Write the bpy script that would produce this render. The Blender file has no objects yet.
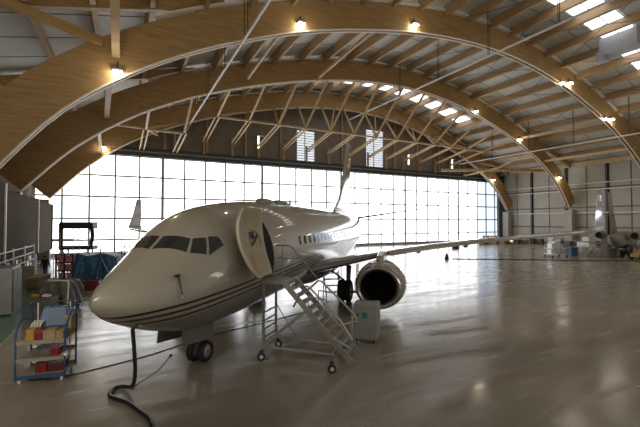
import bpy, bmesh, math, random
from mathutils import Vector, Matrix
from math import sin, cos, pi, sqrt, atan2
random.seed(7)
C = bpy.context.scene.collection
S = bpy.context.scene
S.view_settings.view_transform = 'Standard'
S.view_settings.exposure = 0.12

# ------------------------------------------------------------------ materials
def mat(name, col, rough=0.6, metal=0.0, var=0.12, scale=3.0, coat=0.0, bump=0.0, emit=None, estr=0.0, stretch=None, spec=0.5):
    m = bpy.data.materials.new(name); m.use_nodes = True
    nt = m.node_tree; b = nt.nodes['Principled BSDF']
    b.inputs['Roughness'].default_value = rough
    b.inputs['Metallic'].default_value = metal
    b.inputs['Coat Weight'].default_value = coat
    b.inputs['Coat Roughness'].default_value = 0.06
    b.inputs['Specular IOR Level'].default_value = spec
    tc = nt.nodes.new('ShaderNodeTexCoord'); mp = nt.nodes.new('ShaderNodeMapping')
    if stretch: mp.inputs['Scale'].default_value = stretch
    nt.links.new(tc.outputs['Object'], mp.inputs['Vector'])
    n = nt.nodes.new('ShaderNodeTexNoise'); n.inputs['Scale'].default_value = scale; n.inputs['Detail'].default_value = 4
    nt.links.new(mp.outputs['Vector'], n.inputs['Vector'])
    r = nt.nodes.new('ShaderNodeValToRGB')
    r.color_ramp.elements[0].position = 0.3; r.color_ramp.elements[1].position = 0.7
    r.color_ramp.elements[0].color = [max(0, c*(1-var)) for c in col] + [1]
    r.color_ramp.elements[1].color = [min(1, c*(1+var)) for c in col] + [1]
    nt.links.new(n.outputs['Fac'], r.inputs['Fac']); nt.links.new(r.outputs['Color'], b.inputs['Base Color'])
    if bump:
        bp = nt.nodes.new('ShaderNodeBump'); bp.inputs['Strength'].default_value = bump; bp.inputs['Distance'].default_value = 0.05
        nt.links.new(n.outputs['Fac'], bp.inputs['Height']); nt.links.new(bp.outputs['Normal'], b.inputs['Normal'])
    if emit:
        b.inputs['Emission Color'].default_value = list(emit) + [1]; b.inputs['Emission Strength'].default_value = estr
    return m

WOOD = mat('glulam_timber', (0.37, 0.225, 0.09), 0.55, var=0.22, scale=1.2, stretch=(0.5, 0.5, 7))
WOODL = mat('pale_timber', (0.52, 0.37, 0.21), 0.6, var=0.15, scale=1.5, stretch=(1, 1, 4))
WOODP = mat('purlin_timber', (0.40, 0.265, 0.14), 0.6, var=0.15, scale=1.5, stretch=(1, 1, 4))
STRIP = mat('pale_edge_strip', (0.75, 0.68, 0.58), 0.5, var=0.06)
DECK = mat('roof_deck_sheet', (0.50, 0.49, 0.45), 0.6, var=0.08, scale=0.7)
STEELD = mat('dark_steel', (0.06, 0.065, 0.07), 0.5, 0.4, var=0.1)
STEELG = mat('grey_steel', (0.28, 0.28, 0.27), 0.45, 0.5, var=0.1)
ALU = mat('aluminium', (0.50, 0.49, 0.46), 0.38, 0.7, var=0.08)
MULL = mat('mullion_paint', (0.42, 0.44, 0.48), 0.5, 0.2, var=0.1)
DARKW = mat('dark_cladding', (0.20, 0.175, 0.14), 0.8, var=0.15, scale=1)
PANELW = mat('beige_cladding', (0.42, 0.39, 0.33), 0.7, var=0.08, scale=0.8)
PANELG = mat('brown_grey_panel', (0.092, 0.072, 0.05), 0.9, var=0.12, scale=1.0, spec=0.05)
WHITE = mat('white_paint', (0.75, 0.74, 0.71), 0.4, var=0.05)
RUBBER = mat('black_rubber', (0.018, 0.018, 0.019), 0.65, var=0.2)
BLACK = mat('black_plastic', (0.02, 0.02, 0.022), 0.4, var=0.2)
BLUE = mat('blue_paint', (0.022, 0.075, 0.17), 0.45, var=0.15)
TARP = mat('blue_tarp', (0.035, 0.13, 0.24), 0.45, var=0.35, scale=5, bump=0.6)
RED = mat('red_paint', (0.20, 0.012, 0.015), 0.45, var=0.15)
YEL = mat('yellow_paint', (0.42, 0.25, 0.03), 0.45, var=0.12)
CARD = mat('cardboard', (0.36, 0.25, 0.15), 0.85, var=0.15)
CRATEW = mat('crate_wood', (0.34, 0.22, 0.12), 0.8, var=0.2, scale=3, stretch=(1, 6, 6))
SHELF = mat('shelf_board', (0.30, 0.25, 0.185), 0.6, var=0.12)
GREYC = mat('grey_cover', (0.11, 0.105, 0.095), 0.6, var=0.25, scale=4)
CABG = mat('grey_cabinet_paint', (0.33, 0.34, 0.32), 0.45, var=0.07, spec=0.4)
SILV = mat('silver_wrap', (0.55, 0.56, 0.58), 0.3, 0.5, var=0.3, scale=9)
PINKW = mat('pale_pink_pack', (0.5, 0.33, 0.32), 0.6, var=0.3, scale=8)
NAVY = mat('navy_cloth', (0.012, 0.015, 0.03), 0.85, var=0.2)
GREYCL = mat('grey_cloth', (0.12, 0.13, 0.14), 0.85, var=0.2)
GREYD = mat('grey_brown_door', (0.17, 0.15, 0.125), 0.5, var=0.08)
SKIN = mat('skin', (0.45, 0.26, 0.18), 0.55, var=0.06)
HAIR = mat('dark_hair', (0.02, 0.014, 0.01), 0.7, var=0.3)
LAMPE = mat('lamp_glow', (1, 0.9, 0.7), 0.4, emit=(1, 0.93, 0.76), estr=40)
TUBEE = mat('tube_glow', (1, 0.9, 0.7), 0.4, emit=(1, 0.85, 0.55), estr=3)
SCREEN = mat('teal_label', (0.06, 0.22, 0.26), 0.4)
FANM = mat('fan_titanium', (0.03, 0.03, 0.032), 0.35, 0.8, var=0.1)
INLET = mat('inlet_liner', (0.02, 0.02, 0.02), 0.5, var=0.1)
LIP = mat('polished_lip', (0.42, 0.40, 0.37), 0.2, 0.8, var=0.05)
GLASSD = mat('cockpit_glass', (0.012, 0.014, 0.018), 0.06, var=0.1, coat=1.0)
GEARM = mat('gear_grey', (0.25, 0.24, 0.22), 0.4, 0.4, var=0.1)
BELLY = mat('belly_grey', (0.17, 0.165, 0.155), 0.3, var=0.06, coat=0.4)
SEAT = mat('door_lining', (0.40, 0.345, 0.255), 0.45, var=0.06, coat=0.3)
SEAT2 = mat('door_lining_pad', (0.40, 0.32, 0.21), 0.5, var=0.06)
CABIN_SHADE = mat('cabin_shade', (0.01, 0.01, 0.01), 0.9, var=0.1)

def jet_paint(name, base, stripes=True):
    m = mat(name, base, 0.34, var=0.025, scale=0.6, coat=0.9)
    if not stripes: return m
    nt = m.node_tree; b = nt.nodes['Principled BSDF']
    tc = nt.nodes.new('ShaderNodeTexCoord'); sp = nt.nodes.new('ShaderNodeSeparateXYZ')
    nt.links.new(tc.outputs['Object'], sp.inputs[0])
    def M(op, a, c=None, d=None):
        n = nt.nodes.new('ShaderNodeMath'); n.operation = op
        for i, q in enumerate((a, c, d)):
            if q is None: continue
            if isinstance(q, (int, float)): n.inputs[i].default_value = q
            else: nt.links.new(q, n.inputs[i])
        return n.outputs[0]
    a, z = sp.outputs['Y'], sp.outputs['Z']
    # stripe reference height rises towards the tail
    am = M('MINIMUM', a, 6.25)
    zref = M('ADD', M('SUBTRACT', M('MULTIPLY', am, 0.14), M('MULTIPLY', M('MULTIPLY', am, am), 0.0112)), 2.24)
    zref = M('ADD', zref, M('MULTIPLY', M('MAXIMUM', M('SUBTRACT', a, 6.25), 0.0), 0.03))
    zref = M('ADD', zref, M('MULTIPLY', M('POWER', M('MAXIMUM', M('SUBTRACT', a, 18.0), 0.0), 2.0), 0.006))
    g = M('SUBTRACT', z, zref)
    tot = None
    for off in (0.0, -0.155, -0.32):
        s = M('LESS_THAN', M('ABSOLUTE', M('SUBTRACT', g, off)), 0.033)
        tot = s if tot is None else M('MAXIMUM', tot, s)
    tot = M('MULTIPLY', tot, M('GREATER_THAN', a, 0.18))
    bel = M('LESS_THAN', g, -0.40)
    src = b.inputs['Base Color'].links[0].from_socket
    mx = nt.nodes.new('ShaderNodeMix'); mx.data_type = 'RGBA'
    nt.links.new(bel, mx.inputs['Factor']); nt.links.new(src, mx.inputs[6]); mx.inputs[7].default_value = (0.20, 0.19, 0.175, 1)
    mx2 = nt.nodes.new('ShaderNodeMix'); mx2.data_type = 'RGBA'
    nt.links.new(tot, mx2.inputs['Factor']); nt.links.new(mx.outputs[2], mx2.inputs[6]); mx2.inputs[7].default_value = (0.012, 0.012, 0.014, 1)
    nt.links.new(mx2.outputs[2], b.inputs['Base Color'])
    return m
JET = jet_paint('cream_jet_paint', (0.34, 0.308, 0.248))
JETW = mat('wing_grey_paint', (0.16, 0.155, 0.145), 0.15, var=0.04, scale=0.8, coat=1.0)
JETP = mat('plain_cream_paint', (0.34, 0.308, 0.248), 0.22, var=0.03, scale=0.6, coat=0.8)
STABM = mat('stabilizer_grey', (0.10, 0.095, 0.085), 0.7, var=0.05, spec=0.1)
WLET = mat('winglet_pale', (0.68, 0.71, 0.78), 0.2, 0.2, var=0.05, coat=0.6)

def floor_mat():
    m = mat('epoxy_floor', (0.31, 0.27, 0.21), 0.3, var=0.10, scale=0.35, spec=0.95)
    nt = m.node_tree; b = nt.nodes['Principled BSDF']
    tc = nt.nodes.new('ShaderNodeTexCoord'); mp = nt.nodes.new('ShaderNodeMapping')
    mp.inputs['Rotation'].default_value = (0, 0, 0.75); mp.inputs['Scale'].default_value = (0.25, 1.9, 1)
    nt.links.new(tc.outputs['Object'], mp.inputs[0])
    n = nt.nodes.new('ShaderNodeTexNoise'); n.inputs['Scale'].default_value = 1.0; n.inputs['Detail'].default_value = 5
    nt.links.new(mp.outputs[0], n.inputs['Vector'])
    mr = nt.nodes.new('ShaderNodeMapRange'); mr.inputs['From Min'].default_value = 0.3; mr.inputs['From Max'].default_value = 0.7
    mr.inputs['To Min'].default_value = 0.10; mr.inputs['To Max'].default_value = 0.32
    nt.links.new(n.outputs['Fac'], mr.inputs['Value']); nt.links.new(mr.outputs[0], b.inputs['Roughness'])
    return m
FLOOR = floor_mat()
GREENF = mat('green_floor_paint', (0.10, 0.21, 0.155), 0.3, var=0.12, scale=0.8)

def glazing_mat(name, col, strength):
    # backlit translucent polycarbonate: emission stands in for the daylight behind it, fine vertical ribs
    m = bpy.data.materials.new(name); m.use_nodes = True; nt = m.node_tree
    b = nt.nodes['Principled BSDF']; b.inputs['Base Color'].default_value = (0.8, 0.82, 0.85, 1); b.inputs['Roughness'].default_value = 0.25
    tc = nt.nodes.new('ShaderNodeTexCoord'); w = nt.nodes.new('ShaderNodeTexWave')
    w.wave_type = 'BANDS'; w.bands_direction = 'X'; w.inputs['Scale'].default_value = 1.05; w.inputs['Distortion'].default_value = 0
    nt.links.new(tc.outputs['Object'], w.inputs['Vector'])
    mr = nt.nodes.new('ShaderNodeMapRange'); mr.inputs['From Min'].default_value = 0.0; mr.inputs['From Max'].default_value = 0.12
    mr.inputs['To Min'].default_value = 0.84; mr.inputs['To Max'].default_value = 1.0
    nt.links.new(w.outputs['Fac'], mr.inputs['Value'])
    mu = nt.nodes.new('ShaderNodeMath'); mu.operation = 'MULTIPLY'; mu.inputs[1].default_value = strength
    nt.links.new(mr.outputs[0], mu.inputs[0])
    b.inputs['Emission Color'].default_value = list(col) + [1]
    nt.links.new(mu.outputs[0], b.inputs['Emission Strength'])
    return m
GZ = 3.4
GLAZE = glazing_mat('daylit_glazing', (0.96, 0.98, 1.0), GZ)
GLAZEB = glazing_mat('daylit_glazing_blue', (0.62, 0.78, 1.0), 1.25)
SKYL = glazing_mat('daylit_skylight', (0.92, 0.95, 1.0), 2.2)
LOUV = glazing_mat('louvred_daylight', (0.72, 0.78, 0.86), 0.95)

# ------------------------------------------------------------------ mesh helpers
class MB:
    def __init__(s): s.v = []; s.f = []
    def add(s, vs, fs, M=None):
        o = len(s.v)
        s.v += [tuple((M @ Vector(p))) if M else tuple(p) for p in vs]
        s.f += [tuple(i+o for i in f) for f in fs]; return s
    def box(s, a, b, M=None):
        x0, y0, z0 = a; x1, y1, z1 = b
        v = [(x0,y0,z0),(x1,y0,z0),(x1,y1,z0),(x0,y1,z0),(x0,y0,z1),(x1,y0,z1),(x1,y1,z1),(x0,y1,z1)]
        return s.add(v, [(3,2,1,0),(4,5,6,7),(0,1,5,4),(1,2,6,5),(2,3,7,6),(3,0,4,7)], M)
    def bar(s, p, q, w, h=None, up=(0,0,1)):
        h = h or w; p = Vector(p); q = Vector(q); d = (q-p)
        L = d.length; d.normalize(); u = Vector(up)
        if abs(d.dot(u)) > 0.98: u = Vector((1,0,0))
        x = d.cross(u).normalized(); y = x.cross(d).normalized()
        vs = []
        for t in (p, q):
            for sx, sy in ((-1,-1),(1,-1),(1,1),(-1,1)): vs.append(t + x*sx*w/2 + y*sy*h/2)
        return s.add(vs, [(3,2,1,0),(4,5,6,7),(0,1,5,4),(1,2,6,5),(2,3,7,6),(3,0,4,7)])
    def tube(s, pts, r, n=8, cap=True):
        pts = [Vector(p) for p in pts]; rs = r if isinstance(r, (list, tuple)) else [r]*len(pts)
        rings = []; ref = None
        for i, p in enumerate(pts):
            d = (pts[min(i+1, len(pts)-1)] - pts[max(i-1, 0)]).normalized()
            if ref is None:
                ref = Vector((0,0,1)) if abs(d.z) < 0.9 else Vector((1,0,0))
            x = d.cross(ref)
            if x.length < 1e-4: x = d.cross(Vector((0.3,1,0.2)))
            x.normalize(); y = x.cross(d).normalized(); ref = y
            rings.append([p + (x*cos(2*pi*k/n) + y*sin(2*pi*k/n))*rs[i] for k in range(n)])
        return s.loft(rings, cap)
    def loft(s, rings, cap=True, closed=True):
        n = len(rings[0]); vs = [p for r in rings for p in r]; fs = []
        for i in range(len(rings)-1):
            for k in range(n if closed else n-1):
                a = i*n+k; b = i*n+(k+1) % n
                fs.append((a, b, b+n, a+n))
        if cap and closed: fs.append(tuple(reversed(range(n)))); fs.append(tuple(range((len(rings)-1)*n, len(rings)*n)))
        return s.add(vs, fs)
    def lathe(s, prof, M=None, n=28, close=False):
        # prof: (axial, radius) around local Y axis
        rings = [[(r*cos(2*pi*k/n), a, r*sin(2*pi*k/n)) for k in range(n)] for a, r in prof]
        t = MB(); t.loft(rings, cap=close)
        return s.add(t.v, t.f, M)
    def build(s, name, m, parent=None, smooth=False, bevel=0, mods=None):
        me = bpy.data.meshes.new(name); me.from_pydata([tuple(p) for p in s.v], [], s.f); me.update()
        bm = bmesh.new(); bm.from_mesh(me); bmesh.ops.recalc_face_normals(bm, faces=bm.faces); bm.to_mesh(me); bm.free()
        o = bpy.data.objects.new(name, me); C.objects.link(o); me.materials.append(m)
        if parent is not None: o.parent = parent
        if smooth:
            for p in me.polygons: p.use_smooth = True
        if bevel:
            b = o.modifiers.new('bevel', 'BEVEL'); b.width = bevel; b.segments = 2; b.limit_method = 'ANGLE'
        return o

def tag(o, label=None, cat=None, group=None, kind=None):
    if label: o['label'] = label
    if cat: o['category'] = cat
    if group: o['group'] = group
    if kind: o['kind'] = kind
    return o
def thing(name, label, cat, loc=(0,0,0), rz=0.0, group=None):
    o = bpy.data.objects.new(name, None); C.objects.link(o); o.location = loc; o.rotation_euler = (0,0,rz)
    o.empty_display_size = 0.2
    return tag(o, label, cat, group)
def struct(name, mb, m, parent=None, **k):
    o = mb.build(name, m, parent, **k)
    if parent is None: o['kind'] = 'structure'
    return o
def copy_tree(o, parent=None):
    c = o.copy(); C.objects.link(c)
    if parent is not None: c.parent = parent
    for ch in [q for q in bpy.data.objects if q.parent == o]: copy_tree(ch, c)
    return c
def interp(kn, x):
    if x <= kn[0][0]: return kn[0][1] + (x-kn[0][0])*(kn[1][1]-kn[0][1])/(kn[1][0]-kn[0][0])
    if x >= kn[-1][0]: return kn[-1][1] + (x-kn[-1][0])*(kn[-1][1]-kn[-2][1])/(kn[-1][0]-kn[-2][0])
    for i in range(len(kn)-1):
        if kn[i][0] <= x <= kn[i+1][0]:
            t = (x-kn[i][0])/(kn[i+1][0]-kn[i][0])
            def sl(j):
                if j <= 0: return (kn[1][1]-kn[0][1])/(kn[1][0]-kn[0][0])
                if j >= len(kn)-1: return (kn[-1][1]-kn[-2][1])/(kn[-1][0]-kn[-2][0])
                return (kn[j+1][1]-kn[j-1][1])/(kn[j+1][0]-kn[j-1][0])
            h = kn[i+1][0]-kn[i][0]; m0 = sl(i)*h; m1 = sl(i+1)*h
            return (2*t**3-3*t*t+1)*kn[i][1]+(t**3-2*t*t+t)*m0+(-2*t**3+3*t*t)*kn[i+1][1]+(t**3-t*t)*m1

# ------------------------------------------------------------------ camera
cam = bpy.data.cameras.new('camera'); co = bpy.data.objects.new('camera', cam); C.objects.link(co)
cam.sensor_width = 36; cam.lens = 368.8/640*36; cam.clip_end = 400; cam.clip_start = 0.05
co.location = (0, 0, 4.45); co.rotation_euler = (pi/2 + 0.0215, 0, 0)
S.camera = co

# ------------------------------------------------------------------ hall frame: u along the glazed wall, v towards the viewer
X0, Y0, AL = -32.345, 46.212, 0.48228
def W(u, v, z=0.0): return Vector((X0 + u*cos(AL) + v*sin(AL), Y0 + u*sin(AL) - v*cos(AL), z))
HM = Matrix.Translation((X0, Y0, 0)) @ Matrix.Rotation(AL, 4, 'Z') @ Matrix.Diagonal((1, -1, 1, 1))   # (u, v, z) -> world
def hall_obj(o):      # mesh given in (u, -v, z): place with a plain rotation
    o.location = (X0, Y0, 0); o.rotation_euler = (0, 0, AL); return o
def hbox(mb, u0, u1, v0, v1, z0, z1): return mb.box((u0, -v1, z0), (u1, -v0, z1))
UL, UR, VF = -3.0, 84.3, 60.0

# floor
m = MB(); hbox(m, -8, 90, -1, VF, -0.2, 0.0); hall_obj(struct('floor', m, FLOOR))
m = MB(); hbox(m, 0.2, 3.2, 6, VF, 0.0, 0.004); hall_obj(struct('trim_1', m, GREENF))
m = MB(); hbox(m, 3.2, 3.27, 6, VF, 0.0, 0.005); hall_obj(struct('trim_2', m, mat('white_line', (0.5, 0.5, 0.45), 0.5)))

# arch and roof profiles
ARCH = [(-1,7.18),(2,10.52),(4,12.28),(7,14.43),(10,16.13),(14,17.93),(20,20.02),(26,21.62),(32,22.8),(38,23.48),(44,23.58),(50,23.05),(56,21.9),(62,20.18),(68,18.05),(73,15.72),(77,13.15),(80,10.5),(82,8.0),(83,6.6)]
ROOF = [(-3,17.2),(6,19.2),(10,20.1),(13,20.95),(19,22.8),(24.4,24.4),(31,25.7),(37.5,26.4),(45,26.5),(52,25.6),(60,23.8),(66.3,22.0),(73,19.6),(79,17.4),(84.3,15.8)]
def az(u): return interp(ARCH, u)
def rz_(u): return interp(ROOF, u)
def norm_at(f, u):
    d = 0.05; s = (f(u+d)-f(u-d))/(2*d); L = sqrt(1+s*s); return (-s/L, 1/L)

# ceiling deck
m = MB(); rings = []
us = [UL + (UR-UL)*i/60 for i in range(61)]
top = []; 
for u in us:
    z = rz_(u); rings.append([(u, 1.0, z), (u, -VF, z), (u, -VF, z+0.3), (u, 1.0, z+0.3)])
m.loft(rings)
hall_obj(struct('ceiling', m, DECK))
# deck sheet joints running along the arches
k = 1
for v in (5.0, 12.0, 18.6, 22.2, 25.8, 32.6, 39.4):
    m = MB(); rings = []
    for u in us: rings.append([(u, -v-0.04, rz_(u)-0.03), (u, -v+0.04, rz_(u)-0.03), (u, -v+0.04, rz_(u)+0.02), (u, -v-0.04, rz_(u)+0.02)])
    m.loft(rings); k += 1
    hall_obj(struct('trim_%d' % (k+1), m, DARKW))

# glazed wall: 28 bays, each a window with its own frame
ZR = [0.12, 2.05, 4.85, 7.7, 10.5, 13.3]
PW = 2.9034
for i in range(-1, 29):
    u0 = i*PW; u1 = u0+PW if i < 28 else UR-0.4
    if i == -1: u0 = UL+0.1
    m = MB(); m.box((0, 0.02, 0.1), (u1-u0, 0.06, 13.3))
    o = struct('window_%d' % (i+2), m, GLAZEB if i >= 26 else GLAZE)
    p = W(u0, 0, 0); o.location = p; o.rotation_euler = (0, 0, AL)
    f = MB(); wide = 0.19 if (i - 4) % 5 == 0 else 0.115
    f.box((-wide, -0.16, 0), (wide, 0.1, 13.35))
    for z in ZR: f.box((0, -0.08, z-0.115), (u1-u0, 0.08, z+0.115))
    f.box((0, -0.12, 0), (u1-u0, 0.1, 0.5))
    f.build('window_frame', MULL, o)
# low kick panel brightness line and door track
m = MB(); hbox(m, UL, UR, -0.1, 0.55, 13.3, 14.5); hall_obj(struct('trim_20', m, STEELD))
m = MB(); hbox(m, UL, UR, 0.3, 0.75, 13.85, 13.98); hall_obj(struct('trim_21', m, STEELG))
# dark wall above the glazing, up to the roof, with openings for two louvred windows
WN = [(32.1, 35.5, 14.6, 19.7), (46.0, 50.0, 14.6, 21.4)]
m = MB()
cuts = [UL, 32.1, 35.5, 46.0, 50.0, UR]
def wallstrip(a, b, zlo, zfun, n=10):
    R_ = []
    for j in range(n+1):
        u = a+(b-a)*j/n; zt = zfun(u); R_.append([(u, 0.25, zlo), (u, 0.0, zlo), (u, 0.0, zt), (u, 0.25, zt)])
    m.loft(R_)
wallstrip(UL, 32.1, 14.0, rz_); wallstrip(35.5, 46.0, 14.0, rz_); wallstrip(50.0, UR, 14.0, rz_)
wallstrip(32.1, 35.5, 14.0, lambda u: 14.6, 1); wallstrip(46, 50, 14.0, lambda u: 14.6, 1)
wallstrip(32.1, 35.5, 19.7, rz_, 2); wallstrip(46, 50, 21.4, rz_, 2)
hall_obj(struct('wall_back', m, DARKW))
for i, (a, b, z0, z1) in enumerate(WN):
    m = MB(); m.box((0, 0.1, 0), (b-a, 0.14, z1-z0))
    o = struct('window_%d' % (31+i), m, LOUV); o.location = W(a, 0, z0); o.rotation_euler = (0, 0, AL)
    f = MB()
    n = int((z1-z0)/0.42)
    for j in range(n+1): f.box((0, -0.05, j*(z1-z0)/n-0.045), (b-a, 0.10, j*(z1-z0)/n+0.045))
    f.box((-0.08, -0.06, 0), (0.08, 0.12, z1-z0)); f.box((b-a-0.08, -0.06, 0), (b-a+0.08, 0.12, z1-z0)); f.box(((b-a)*.45-0.05, -0.06, 0), ((b-a)*.45+0.05, 0.12, z1-z0))
    f.build('window_frame', STEELG, o)
# right wall with panels, girts and pipes
m = MB(); hbox(m, UR, UR+0.4, -1, VF, 0, 17.0); hall_obj(struct('wall_right', m, DARKW))
k = 40
for v0 in range(0, 58, 7):
    for (z0, z1) in ((0.3, 3.2), (3.45, 7.0), (7.25, 10.6), (10.85, 15.0)):
        m = MB(); 
        for h in range(2): hbox(m, UR-0.12, UR+0.02, v0+0.35+h*3.4, v0+3.55+h*3.4, z0, z1)
        hall_obj(struct('trim_%d' % k, m, PANELW, bevel=0.03)); k += 1
m = MB()
for v0 in (0.15, 7.0, 14.0, 21.0, 28.0, 35.0, 42.0): hbox(m, UR-0.45, UR-0.02, v0-0.17, v0+0.17, 0, 15.4)
hall_obj(struct('trim_90', m, STEELD))
for zz in (6.0, 10.3, 11.5):
    m = MB(); hbox(m, UR-0.6, UR-0.45, 0, VF, zz, zz+0.16); hall_obj(struct('trim_%d' % (91+int(zz)), m, STRIP)) 
m = MB(); hbox(m, UR-1.0, UR-0.65, -0.1, VF, 14.9, 15.8); hall_obj(struct('trim_110', m, WOODL))
m = MB(); hbox(m, UL+0.2, UL+0.7, 0, VF, 14.9, 16.0); hall_obj(struct('trim_111', m, WOOD))
m = MB(); hbox(m, UL-0.3, UL, -1, VF, 0, 16.6); hall_obj(struct('wall_left', m, PANELG))
for v in (1.6, 14.9):
    m = MB(); hbox(m, UR-1.7, UR-0.5, v-0.5, v+0.9, 0, 6.6); hall_obj(struct('trim_%d' % (112+int(v)), m, PANELW, bevel=0.03))
# gable closing wall at the glazed wall's right end corner pier
m = MB(); hbox(m, UR-2.1, UR, -0.1, 0.5, 0, 14); hall_obj(struct('trim_135', m, DARKW))

# ------------------------------------------------------------------ arches
AV = [(2.1, 'curved timber arch nearest the glazed door wall'), (15.16, 'middle curved timber arch crossing the hall behind the tail fin'), (28.75, 'large curved timber arch nearest the viewer, spanning the top of the hall')]
ARCH1 = [(u, z + d) for (u, z), d in zip(ARCH, (-1.9, -1.15, -0.7, -0.5, -0.35, -0.2, 0, 0, 0, 0, 0, 0.05, 0.1, 0.15, 0.1, 0, 0, 0, 0, 0))]
def az1(u): return interp(ARCH1, u)
def arch(v, label, dep=2.35, wid=0.52):
    az = az1 if v > 25 else globals()['az']
    t = thing('timber_arch', label, 'arch', W(40.9, v, 0), AL, 'curved timber arches of the roof')
    us = [-1.0 + (82.7+1.0)*i/90 for i in range(91)]
    for side in (-1, 1):
        rings = []
        for u in us:
            nx, nz = norm_at(az, u); z = az(u); d = dep + 0.35*max(0, (20-u)/20)
            y0 = side*0.04; y1 = side*wid/2
            rings.append([(u-40.9, y0, z), (u-40.9, y1, z), (u-40.9+nx*d, y1, z+nz*d), (u-40.9+nx*d, y0, z+nz*d)])
        MB().loft(rings).build('arch_beam', WOOD, t)
    for ya, yb in ((-wid/2-0.05, -wid/2+0.07), (wid/2-0.10, wid/2+0.02)):
        rings = []
        for u in us:
            nx, nz = norm_at(az, u); z = az(u)
            rings.append([(u-40.9-nx*0.08, ya, z-nz*0.08), (u-40.9-nx*0.08, yb, z-nz*0.08), (u-40.9+nx*0.02, yb, z+nz*0.02), (u-40.9+nx*0.02, ya, z+nz*0.02)])
        MB().loft(rings).build('edge_strip', STRIP, t)
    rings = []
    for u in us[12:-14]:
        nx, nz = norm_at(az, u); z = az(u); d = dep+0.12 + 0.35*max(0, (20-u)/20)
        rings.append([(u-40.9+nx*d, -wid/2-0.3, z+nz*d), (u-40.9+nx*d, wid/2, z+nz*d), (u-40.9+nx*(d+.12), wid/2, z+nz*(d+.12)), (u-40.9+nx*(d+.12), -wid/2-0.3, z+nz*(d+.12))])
    MB().loft(rings).build('pale_top_strip', STRIP, t)  # pale strip added for the bright deck patches between purlins
    for s, u in ((1, 0.0), (-1, 82.0)):
        f = MB(); x = u-40.9; z = az(u)
        f.box((x-s*1.7-0.7, -0.4, z-1.9), (x-s*1.7+0.7, 0.4, z-1.25))
        f.build('steel_foot', PANELW, t)
    return t
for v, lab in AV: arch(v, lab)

# ------------------------------------------------------------------ purlins
def purlin(u, va, vb, label, group):
    nx, nz = norm_at(rz_, u); L = vb-va
    o = MB().box((-0.16, -L/2, -0.98), (0.16, L/2, -0.01)).build('roof_purlin', WOODP)
    o.location = W(u, (va+vb)/2, rz_(u)); o.rotation_euler = (0, -atan2(rz_(u+.05)-rz_(u-.05), 0.1), 0)
    R_ = Matrix.Rotation(AL, 4, 'Z') @ Matrix.Rotation(-atan2(rz_(u+.05)-rz_(u-.05), 0.1), 4, 'Y')
    o.rotation_euler = R_.to_euler()
    return tag(o, label, 'beam', group)
PU = [1.6 + 3.4*i for i in range(24)]
BAY = [(2.4, 14.9, 'timber purlin between the rear arch and the middle arch', 'purlins of the rear roof bay', 0, 82),
       (15.5, 28.4, 'timber purlin between the middle arch and the nearest arch', 'purlins of the middle roof bay', 0, 82),
       (29.1, 43.0, 'timber purlin on the near side of the nearest arch', 'purlins of the near roof bay', 0, 82)]
for va, vb, lab, g, a, b in BAY:
    for u in PU:
        if a <= u <= b: purlin(u, va, vb, lab, g)
# pale secondary braces crossing the purlins' underside
def strutobj(name, p, q, w, h, m, label, cat, group=None):
    p = Vector(p); q = Vector(q); c = (p+q)/2
    mb = MB().bar(p-c, q-c, w, h); o = mb.build(name, m); o.location = c
    return tag(o, label, cat, group)
# ------------------------------------------------------------------ space truss over the doors
t = thing('roof_truss', 'triangular timber space truss above the glazed doors between rear and middle arches', 'truss', W(41, 8.6, 0), AL)
def TL(u, v, z): return (u-41, -(v-8.6), z)
NOD = [(9.1,15.3),(13.3,15.3)] + [(17.3+4.13*i, 17.85) for i in range(13)] + [(71.1,14.9)]
for i, (u, z) in enumerate(NOD):
    MB().bar(TL(u, 8.6, z), TL(u, 15.1, az(u)+0.1), 0.22, 0.26).build('front_strut', WOODL, t)
    if az(u) > z: MB().bar(TL(u, 8.6, z), TL(u+1.6, 2.5, az(u)+0.3), 0.22, 0.26).build('rear_strut', WOODP, t)
    for du in (-0.26, 0.26):
        MB().bar(TL(u+du, 8.6, z-0.1), TL(u+du-0.2, 0.8 if z > 15.5 else 0.7, 16.1 if z > 15.5 else 14.2), 0.14, 0.2).build('wall_brace', WOODL, t)
    MB().bar(TL(u-0.2, 0.7, 14.3), TL(u-0.2, 0.7, 17.0), 0.2, 0.3).build('wall_post', WOODP, t)
for i in range(len(NOD)-1):
    (u, z), (u2, z2) = NOD[i], NOD[i+1]
    if abs(z-z2) < 1: MB().bar(TL(u, 8.6, z-0.1), TL(u2, 8.6, z2-0.1), 0.2, 0.24).build('lower_chord', WOODL, t)
    if i % 2 == 0 and abs(z-z2) < 1: MB().bar(TL(u, 8.6, z), TL(u2, 2.5, az(u2)+0.2), 0.18, 0.2).build('diagonal', WOODP, t)
# chord runs on the left that climb to the middle arch
MB().bar(TL(5.6, 8.6, 15.4), TL(9.1, 8.6, 15.3), 0.2, 0.24).build('lower_chord', WOODL, t)
# posts on the dark wall
g = 'dark posts on the wall above the glazed doors'
for i in range(14):
    u = 6.0 + 5.8*i
    if rz_(u) - 14.4 < 2.2 or 31.5 < u < 36 or 45.5 < u < 50.5: continue
    o = MB().box((-0.14, -0.2, 0), (0.14, 0.05, rz_(u)-14.6)).box((-0.3, -0.24, 0), (0.3, 0.05, 0.18)).build('wall_post', WOODP)
    o.location = W(u, 0.15, 14.55); o.rotation_euler = (0, 0, AL); tag(o, 'brown timber post on the dark wall above the glazed doors', 'post', g)
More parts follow.
